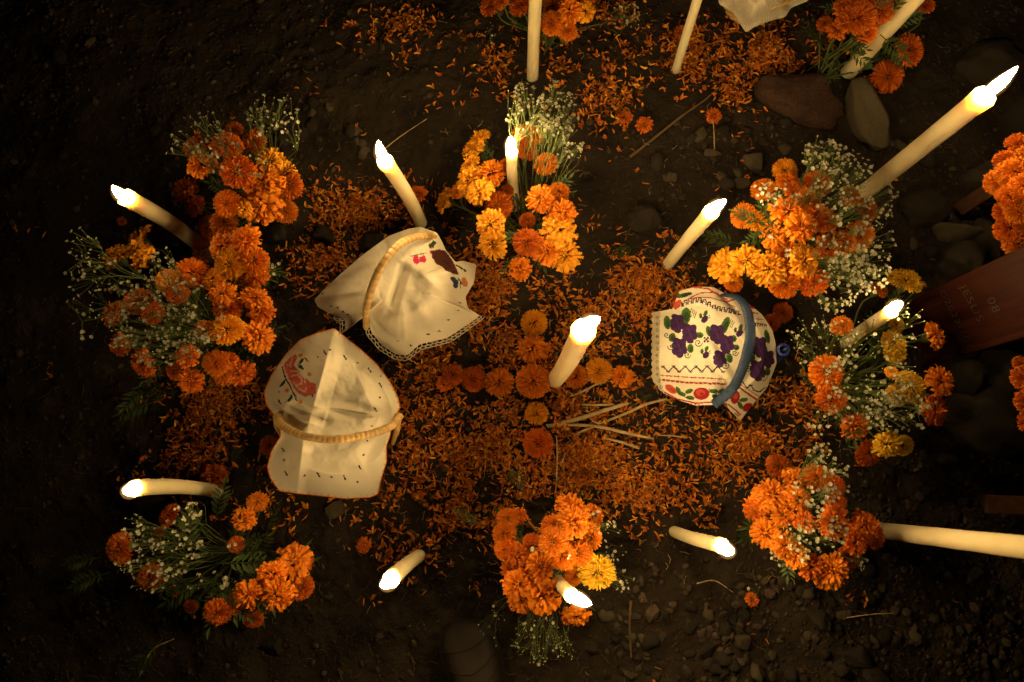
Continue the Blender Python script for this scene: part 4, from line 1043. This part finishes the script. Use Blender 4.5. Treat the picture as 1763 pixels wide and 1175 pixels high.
# white ground, lace at left
sh3.append(('p', [(100, 250), (205, 295), (198, 700), (215, 860), (300, 980), (80, 960)], (.50, .46, .34)))
for i in range(12):
    y = 338+i*47; x = 183 if i < 9 else 183+(i-9)*14
    sh3 += [('e', (x+dx, y+dy, 4.5, 4.5), (.06, .05, .035)) for dx, dy in ((-8, 0), (8, 0), (0, -9), (0, 9))]
def flower(cx, cy, s=1.0, a=0):
    r = []
    for (dx, dy, rx, ry) in ((0, 0, 40, 48), (-20, -38, 22, 18), (22, -30, 20, 22), (28, 20, 20, 24), (-24, 26, 22, 24), (2, 50, 22, 18), (-34, -6, 14, 20)):
        r.append(('e', (cx+dx*s, cy+dy*s, rx*s, ry*s), PU))
    r += [('l', [(cx-14*s, cy-30*s), (cx, cy), (cx+10*s, cy+34*s)], 8, (.07, .03, .15)), ('e', (cx+12*s, cy-8*s, 8, 12), PD), ('e', (cx-16*s, cy+14*s, 8, 10), PD)]
    return r
def leafp(cx, cy, rx, ry, a, c=LG): return [('e', (cx, cy, rx, ry, a), c), ('e', (cx+4, cy+6, rx*.55, ry*.6, a), DG)]
for (x, y, rx, ry, a) in ((258, 375, 26, 50, -8), (398, 325, 36, 62, 5), (295, 485, 26, 34, 20), (497, 468, 30, 24, 0), (430, 568, 24, 34, 0), (567, 440, 22, 42, -15), (685, 400, 28, 72, 22), (752, 495, 22, 26, 0),
                          (720, 640, 26, 38, -10), (770, 560, 24, 22, 0), (1000, 480, 20, 52, -12), (885, 640, 26, 32, 30), (1002, 740, 22, 32, 0), (800, 430, 14, 26, 20), (880, 540, 18, 30, 0)):
    sh3 += leafp(x, y, rx, ry, a)
for q in ((335, 375, .95), (425, 450, 1.0), (348, 555, 1.0), (628, 455, 1.0), (703, 530, .95), (650, 640, .85), (940, 550, 1.05), (930, 725, 1.05), (1005, 640, .9)): sh3 += flower(q[0], q[1], q[2]*1.22)
for (x, y) in ((530, 345), (540, 610), (790, 450)):
    sh3 += leafp(x-25, y-20, 12, 20, 0)+leafp(x+12, y-40, 14, 24, 30)+[('e', (x+5, y+5, 22, 30, 40), PU), ('l', [(x+10, y), (x+42, y-26)], 5, PU), ('l', [(x+16, y+10), (x+46, y-12)], 5, PU)]
for (x, y) in ((547, 503),): sh3 += [('e', (x+dx, y+dy, 8, 8), NV) for dx, dy in ((-12, -12), (12, -12), (-12, 12), (12, 12), (0, 0))]
for (sx_, sy_, r_, f_) in ((255, 468, 24, 1), (290, 555, 28, -1), (405, 615, 28, 1), (487, 525, 32, 1), (695, 695, 28, -1), (762, 600, 24, 1), (865, 715, 26, -1), (970, 780, 30, 1)):
    sh3.append(('l', spiral(sx_, sy_, r_, 1.5, f_), 6.5, (.03, .08, .03)))
for j in range(4): sh3.append(('l', [(425+j*12, 330+j*4), (438+j*12, 270+j*6)], 5, DG)); sh3.append(('l', [(700+j*12, 400+j*4), (720+j*12, 345+j*8)], 5, DG))
zz = []
for i in range(12): zz.append((225+i*41, 715+(26 if i % 2 else -14)))
sh3.append(('l', zz, 9, NV))
for (x, y) in zz: sh3 += [('l', [(x-14, y-4), (x+14, y-4)], 6, NV), ('l', [(x-10, y+6), (x+10, y+6)], 6, NV)]
for i in range(13):    # upper meander follows the fold
    t = i/12; x = 360+t*420; y = 235-30*math.sin(min(1, t*1.6)*pi)*1.0+max(0, t-.3)*95
    sh3 += [('l', [(x-14, y+14), (x-10, y-14), (x+10, y-14), (x+12, y+14)], 8, NV), ('l', [(x+4, y+14), (x+22, y+14)], 8, NV), ('l', [(x-4, y-2), (x+6, y+4)], 6, NV)]
sh3.append(('l', [(320, 270), (352, 250)], 12, NV))
zr = [(815, 815), (850, 860), (878, 840), (905, 880), (940, 890), (985, 860)]
sh3.append(('l', zr, 8, NV)); sh3 += [('l', [(x-12, y), (x+12, y)], 6, NV) for x, y in zr]
for i in range(6): x = 905+i*17; sh3.append(('l', [(x-8, 405-i*2), (x-4, 372+i*3), (x+8, 380+i*3), (x+6, 402)], 6, NV))
sh3 += [('l', [(212, 768), (690, 797)], 6, RD), ('l', [(225, 802), (400, 820), (690, 832)], 15, RD), ('l', [(780, 850), (860, 905), (925, 950)], 14, RD), ('l', [(790, 828), (940, 925)], 5, RD),
        ('l', [(240, 895), (330, 945), (470, 975), (600, 970)], 11, RD), ('l', [(300, 250), (340, 140)], 12, RD), ('l', [(415, 200), (500, 155), (590, 150), (640, 160)], 9, RD), ('l', [(400, 205), (480, 188), (580, 190), (700, 225), (760, 255)], 6, RD),
        ('l', [(340, 130), (450, 108), (560, 120), (640, 170), (700, 200)], 14, CO), ('l', [(700, 215), (770, 200)], 12, RD), ('l', [(880, 345), (970, 352)], 6, RD), ('l', [(870, 300), (930, 305)], 10, RD),
        ('l', [(860, 245), (900, 268)], 14, RD), ('l', [(712, 985), (770, 1030), (800, 1060)], 10, RD), ('l', [(790, 1070), (760, 1050)], 10, CO)]
for i in range(14): x = 245+i*34; sh3.append(('l', [(x, 806+i*1.8), (x+12, 818+i*1.8)], 5, (.62, .56, .46)))
for i in range(16): sh3.append(('l', [(225+i*30, 763+i*1.8), (225+i*30, 776+i*1.8)], 4, RD))
for i in range(9): sh3.append(('p', [(330+i*30, 962+i*4), (345+i*30, 985+i*2), (360+i*30, 968+i*4)], CO))
sh3 += [('e', (285, 870, 50, 26, 35), CO), ('e', (300, 880, 22, 12, 35), (.5, .04, .04)), ('e', (513, 903, 60, 46), RD), ('e', (505, 895, 34, 24), CO), ('e', (515, 905, 16, 12), RD), ('e', (762, 930, 34, 50, 10), RD), ('e', (765, 920, 18, 24), CO),
        ('e', (855, 1005, 40, 30, -30), RD), ('e', (335, 235, 40, 22, -50), CO), ('e', (385, 170, 60, 16, -15), DG), ('e', (345, 170, 30, 10, 30), LG)]
for (x, y, a) in ((365, 905, 20), (420, 885, -20), (430, 935, 10), (600, 885, 0), (620, 930, 30), (660, 885, -20), (340, 880, 60), (800, 990, 60), (825, 950, -10)): sh3 += [('e', (x, y, 32, 16, a), LG if a != 30 else DG)]
sh3 += [('l', [(330, 880), (380, 925), (450, 945)], 6, DG), ('l', [(570, 870), (620, 905), (600, 950)], 6, DG)]
def scal3(E, u):
    x = (E[:, 0]-1090)*K3; m = (x < 240) & ((E[:, 1]-470)*K3 > 290)
    E = E.copy(); ph = (E[:, 1]-470)*K3/47*pi
    E[m, 0] -= np.abs(np.sin(ph[m]))*2.4
    return E
c3, V3 = cloth('embroidered_cloth', out3, (1232, 600, .145), sh3, O3, K3, 'white cloth embroidered with purple flowers and red roses over the blue-handled basket', base=(.76, .73, .60),
 ridges=[(1218, 588, 1265, 665, 12, .012), (1165, 515, 1250, 520, 12, .010), (1240, 512, 1270, 540, 8, -.014), (1300, 545, 1320, 620, 16, .010), (1250, 650, 1262, 700, 10, -.012), (1140, 560, 1150, 660, 22, -.006)], seed=14, t0=.5, nth=620, nr=170, wr=.0024, scallop=scal3, step=3.8, over=(o3.x, o3.y, .084, .11), soft=True)

# --- gauzy crochet cloth at top edge
out4 = [(1232, -20, .10), (1238, 8, .09), (1262, 22, .07), (1284, 57, .05), (1300, 46, .06), (1328, 36, .07), (1352, 30, .07), (1362, 14, .08), (1392, 2, .10), (1400, -40, .12), (1380, -90, .14), (1300, -110, .15), (1240, -80, .14)]
c4, V4 = cloth('crochet_cloth', out4, (1315, -35, .17), [], (0, 0), 1, 'gauzy off-white crochet cloth hanging in at the top edge over petals', base=(.50, .48, .36), nth=200, nr=50, seed=31, wr=.005,
     ridges=[(1265, -5, 1270, 25, 8, .01), (1310, -10, 1330, 30, 14, .01)])
mb = MB()      # raised yarn courses of the crochet
for j in range(12, 50, 2):
    mb.tube([tuple(V4[j][i % 200]+np.array([0, 0, .0008+.0006*(i % 2)])) for i in range(0, 201)], .0008, 3, cap=False)
for i in range(0, 200, 2):
    mb.tube([tuple(V4[j][i]+np.array([0, 0, .0008+.0006*(j % 2)])) for j in range(12, 50)], .0007, 3, cap=False)
link('crochet_yarn', mb.mesh('crochet_yarn', [M['lace']]), c4)
bk, ok = wicker_bowl((1315, -45), .12, .085, 0, 'basket mostly out of sight under the crochet cloth at the top edge')

# ------------------------------------------------------------------ wooden cross: upright board facing the grave
pb = G(1583, 574); dr = Vector((pb.x, pb.y-0.0, 0)).normalized()
dr = Vector((1, .36*1.0, 0)).normalized()       # outwards
sd = Vector((-dr.y, dr.x, 0))                   # board's width direction (image up)
wb, tb, hb = .150, .028, .95
root = thing('wooden_cross', (pb.x, pb.y, pb.z-.02), 'dark red varnished wooden grave cross with scratched lettering, rising off the right edge', 'grave cross')
def box(mb, o, a, b, c, m=0, ch=.002):
    """o centre, half-axes a,b,c with chamfered look"""
    V = []; Fs = []
    for sx in (-1, 1):
        for sy in (-1, 1):
            for sz_ in (-1, 1): V.append(o+a*sx+b*sy+c*sz_)
    mb.add(V, [(0, 1, 3, 2), (4, 6, 7, 5), (0, 4, 5, 1), (2, 3, 7, 6), (0, 2, 6, 4), (1, 5, 7, 3)], m)
def board(name, parent, o, a, b, c, m, bev=.003):
    mb = MB(); box(mb, Vector((0, 0, 0)), a, b, c)
    ob = link(name, mb.mesh(name, [m], False), parent, o)
    bv = ob.modifiers.new('edges', 'BEVEL'); bv.width = bev; bv.segments = 2
    return ob
lean = (Vector((0, 0, 1))+dr*.02).normalized()
up_ = lean*hb/2
sh_ = board('shaft', root, lean*hb/2, sd*wb/2, dr*tb/2, up_, M['wood'])
board('crossbar', root, lean*.74+dr*(tb+.002)/1.0*.96, sd*.30, dr*tb/2, lean*.055, M['wood'])
board('edge_strip', root, lean*hb/2-dr*(tb/2+.003)-sd*(wb/2-.008), sd*.006, dr*.0035, up_, M['wood'], .001)
# scratched lettering on the face towards the grave; rows climb the board
def letters(txt, z, size, off):
    cu = bpy.data.curves.new('lettering', 'FONT'); cu.body = txt; cu.size = size; cu.align_x = 'CENTER'
    cu.extrude = .0004; cu.offset = -.0006; cu.space_character = 1.12
    tmp = bpy.data.objects.new('lettering', cu); COL.objects.link(tmp); bpy.context.view_layer.update()
    me = bpy.data.meshes.new_from_object(tmp.evaluated_get(bpy.context.evaluated_depsgraph_get()))
    bpy.data.objects.remove(tmp); me.materials.clear(); me.materials.append(M['letter'])
    ob = bpy.data.objects.new('lettering', me); COL.objects.link(ob); ob.parent = root
    xa = -sd; za = -dr; ya = za.cross(xa)
    ob.matrix_local = Matrix.Translation(lean*z-dr*(tb/2+.0006)+sd*off) @ Matrix((xa, ya, za)).transposed().to_4x4()
    ob['label'] = 'thin pale letters scratched into the cross'
zof = lambda X: H*(1-(math.hypot(1583-NADIR[0], 588-NADIR[1]))/math.hypot(X-NADIR[0], 588-(X-1583)*.36-NADIR[1]))
letters('G2023-101', .165, .026, .0)
letters('JESUS', .225, .030, .018)
letters('08', .275, .030, .0)

# short wooden peg and plank
def plank(pts0, pts1, wpx, thick, label, name='wooden_peg', cat='wood'):
    p0 = P(*pts0); p1 = P(*pts1); d = (p1-p0); w = wpx*depth_scale((p0+p1)/2)/2
    a = d/2; s_ = d.cross(Vector((0, 0, 1))).normalized()*w; c = s_.cross(d).normalized()*thick/2
    ob = board(name, None, (p0+p1)/2, a, s_, c, M['wood2'], .002); tag(ob, label, cat)
plank((1652, 360, .02), (1745, 300, .16), 24, .02, 'short reddish wooden peg sticking out under the orange wreath')
plank((1695, 868, .04), (1800, 872, .07), 32, .02, 'plain brown plank poking in at the right edge below the boulders', 'plank')

# ------------------------------------------------------------------ blue jar beside the embroidered cloth
p = G(1340, 607); top = P(1348, 603, .085)
jar = thing('blue_jar', (top.x, top.y, p.z), 'small glossy blue jar neck poking out right of the embroidered cloth', 'jar')
mb = MB(); prof = [(.0, .012), (.01, .02), (.03, .022), (.05, .018), (.062, .012), (.072, .0105), (.078, .014), (.083, .0145), (.086, .012)]
ns = 24; V = []; Fs = []
for (z, r) in prof+[(.084, .0085), (.06, .007)]:
    for k_ in range(ns): V.append((r*cos(2*pi*k_/ns), r*sin(2*pi*k_/ns), z))
for i in range(len(prof)+1):
    for k_ in range(ns): Fs.append((i*ns+k_, i*ns+(k_+1) % ns, (i+1)*ns+(k_+1) % ns, (i+1)*ns+k_))
Fs.append(tuple(range((len(prof)+1)*ns, (len(prof)+2)*ns)))
link('jar_body', mesh_np('jar_body', V, Fs, [M['bluejar']]), jar)
mb = MB(); mb.tube([(0, 0, .05), (.002, 0, .095)], [.0035, .003], 8); link('stopper', mb.mesh('stopper', [M['bluewrap']]), jar)

# ------------------------------------------------------------------ straws and twigs
def X2(x, y): return (720+x/3.357, 500+y/3.357)
straws = [([(745, 787), (900, 750), (1060, 700), (1215, 652)], .0036, 'widest dry straw of the fan, pointing at the thick candle'),
 ([(740, 780), (900, 778), (1050, 790), (1180, 820), (1360, 858)], .0028, 'long dry straw running from the lowest flower head to the right'),
 ([(1045, 772), (1180, 720), (1330, 655), (1440, 628)], .0024, 'dry straw whose tip touches the embroidered cloth'),
 ([(895, 842), (950, 815), (1012, 790)], .0020, 'short straw crossing under the fan'),
 ([(985, 735), (1020, 760), (1050, 775)], .0016, 'stubby straw bit in the middle of the fan'),
 ([(938, 660), (1040, 663), (1130, 660)], .0020, 'short level straw above the fan'),
 ([(885, 612), (960, 580), (1080, 515)], .0018, 'straw lying against the golden marigold head'),
 ([(1080, 856), (1180, 880), (1278, 916)], .0022, 'lowest short straw right of the fan'),
 ([(800, 840), (803, 960), (800, 1130)], .0012, 'thin upright stalk on the petals below the cross'),
 ([(858, 922), (840, 970), (822, 1012)], .0013, 'thin bent stalk next to the upright stalk'),
 ([(1395, 838), (1470, 842), (1545, 850)], .0012, 'thin pale stalk below the embroidered cloth')]
for (pts, r, lab) in straws:
    q = [G(*X2(*a), .008+.004*i) for i, a in enumerate(pts)]
    mb = MB(); path = bez(q, 14); mb.tube(path, [r*1.3*(.75+.35*math.sin(pi*i/14)+.06*math.sin(i*2.7)) for i in range(15)], 7, flat=.4)
    mb.tube([p_+Vector((0, 0, r*.35)) for p_ in path], r*.2, 3, cap=False)
    c = path[0].copy(); me = mb.mesh('dry_straw', [M['straw']]); me.transform(Matrix.Translation(-c))
    tag(link('dry_straw', me, None, c), lab, 'straw', 'dry straws on the petals')
twigs = [([(1085, 270), (1130, 235), (1178, 197), (1210, 175), (1240, 150)], .0035, 'long knobbly twig across the dark soil at top'),
 ([(1086, 1035), (1084, 1080), (1087, 1135)], .0030, 'straight twig on dark soil right of the bottom bouquet'),
 ([(655, 262), (690, 235), (735, 205)], .0012, 'thin pale twig above the slim candle'),
 ([(1230, 260), (1229, 225), (1225, 185)], .0014, 'thin stalk below the small lone marigold'),
 ([(1450, 1065), (1500, 1058), (1540, 1056)], .0012, 'thin twig in the gravel at lower right'),
 ([(240, 1165), (262, 1120), (300, 1100)], .0013, 'faint twig in the dark bottom left corner'),
 ([(1200, 1005), (1230, 1000), (1262, 1020)], .0012, 'curved twig on bare soil below the ragged candle')]
for (pts, r, lab) in twigs:
    q = [G(*a, .006) for a in pts]
    mb = MB(); path = bez(q, 16); mb.tube(path, [r*(1.15-.5*i/16+.12*math.sin(i*2.1)) for i in range(17)], 6)
    c = path[0].copy(); me = mb.mesh('twig', [M['twig'] if r > .002 else M['straw']]); me.transform(Matrix.Translation(-c))
    tag(link('twig', me, None, c), lab, 'twig', 'twigs on the soil')
for (x, y, w, h, c, lab) in [(848, 58, 24, 18, 12, 'few white florets fallen on dark soil left of the tall top candle'), (1075, 40, 34, 26, 22, 'broken white-flowered sprig lying on petals right of the top bouquet'),
                             (1300, 1010, 12, 8, 3, 'two or three white buds on the soil near the lone lower right marigold')]:
    r_ = G(x-8, y+22, .004); t = thing('babys_breath_sprig', (r_.x, r_.y, r_.z), lab, 'flower sprig')
    spray(t, Vector((0, 0, 0)), [G(x+rb.gauss(0, w*.5), y+rb.gauss(0, h*.5), .012)-r_ for _ in range(c)], rb, 1.0, .3)
# small green sprigs lying on the ground
for i, (x, y, a, s, lab) in enumerate([(1095, 425, 200, .06, 'green leaf sprig on the low clod beside the ragged candle'), (395, 800, 60, .05, 'green sprig in shadow beside the lower left candle'), (585, 415, 30, .03, 'single green leaf on the petals above the tented cloth'),
                          (1100, 690, 20, .03, 'green leaf among petals left of the embroidered cloth'), (1030, 735, 120, .03, 'green leaf caught between the straws'), (885, 840, 100, .04, 'green bud sprig above the bottom bouquet')]):
    p = G(x, y, .006)
    tag(link('leaf_sprig', LEAVES[i % 5], None, p, Quaternion((0, 0, 1), radians(a)), s), lab, 'leaf', 'green sprigs on the ground')

# ------------------------------------------------------------------ the photographer's boot
toe = G(790, 1070); heel = G(858, 1290); ax_ = (heel-toe); ax_.z = 0; Lb = ax_.length; ax_.normalize(); sdv = Vector((-ax_.y, ax_.x, 0))
person = thing('person', (toe.x, toe.y, toe.z), 'brown leather boot and black trouser leg of a standing person at the bottom edge', 'person')
prof = [(0.0, .012, .018), (.03, .035, .038), (.10, .050, .050), (.22, .056, .058), (.34, .056, .070), (.46, .050, .090), (.58, .043, .115), (.70, .040, .14), (.85, .040, .15), (.96, .034, .15), (1.0, .012, .14)]
V = []; Fs = []; ns = 24
for (s, w, h) in prof:
    for k_ in range(ns):
        th = 2*pi*k_/ns; cx0 = cos(th); sn = sin(th)
        V.append(ax_*(s*Lb)+sdv*(w*math.copysign(abs(cx0)**.8, cx0)+.008*sin(s*pi))+Vector((0, 0, .022+(h-.022)*max(0, sn)**.85 if sn > 0 else .012+.010*(1+sn))))
for i in range(len(prof)-1):
    for k_ in range(ns): Fs.append((i*ns+k_, i*ns+(k_+1) % ns, (i+1)*ns+(k_+1) % ns, (i+1)*ns+k_))
Fs.append(tuple(range(ns))[::-1]); Fs.append(tuple((len(prof)-1)*ns+k_ for k_ in range(ns)))
boot = link('boot', mesh_np('boot', V, Fs, [M['leather']]), person)
sb = boot.modifiers.new('smooth', 'SUBSURF'); sb.levels = 1; sb.render_levels = 2
V = []; Fs = []; n_ = 40
for zz_ in (0.0, .016):
    for k_ in range(n_):
        t = 2*pi*k_/n_; s = .5-.5*cos(t); w = np.interp(s, [q[0] for q in prof], [q[1] for q in prof])+.006
        V.append(ax_*(s*Lb*1.02-.004)+sdv*(w*(1 if t < pi else -1)*min(1, abs(sin(t))*2.2)+.008*sin(s*pi))+Vector((0, 0, zz_)))
Fs = [tuple(range(n_))[::-1], tuple(range(n_, 2*n_))]+[(k_, (k_+1) % n_, n_+(k_+1) % n_, n_+k_) for k_ in range(n_)]
link('sole', mesh_np('sole', V, Fs, [M['leatherdark']], False), boot)
def onboot(s, th, lift=.0015):
    w = np.interp(s, [q[0] for q in prof], [q[1] for q in prof]); h = np.interp(s, [q[0] for q in prof], [q[2] for q in prof])
    return ax_*(s*Lb)+sdv*(w*math.copysign(abs(cos(th))**.8, cos(th))+.008*sin(s*pi))+Vector((0, 0, .022+(h-.022)*max(0, sin(th))**.85+lift))
for (s0, s1) in ((.15, .19), (.27, .36), (.38, .46)):
    mb = MB(); mb.tube([onboot(s0+(s1-s0)*(1-abs(2*t-1)), .35+t*(pi-.7)) for t in [i/14 for i in range(15)]], .0012, 5)
    link('seam', mb.mesh('seam', [M['leatherdark']]), boot)
V = []; Fs = []; ns = 28; ank = ax_*(Lb*.80)
for i in range(9):
    z = .10+i*.06
    for k_ in range(ns):
        th = 2*pi*k_/ns; r = .066+.006*i*.5+.004*sin(3*th+i)
        V.append(ank+ax_*(r*1.15*cos(th)+i*.008)+sdv*(r*sin(th))+Vector((0, 0, z)))
for i in range(8):
    for k_ in range(ns): Fs.append((i*ns+k_, i*ns+(k_+1) % ns, (i+1)*ns+(k_+1) % ns, (i+1)*ns+k_))
Fs.append(tuple(8*ns+k_ for k_ in range(ns)))
link('trouser_leg', mesh_np('trouser_leg', V, Fs, [M['trouser']]), person)
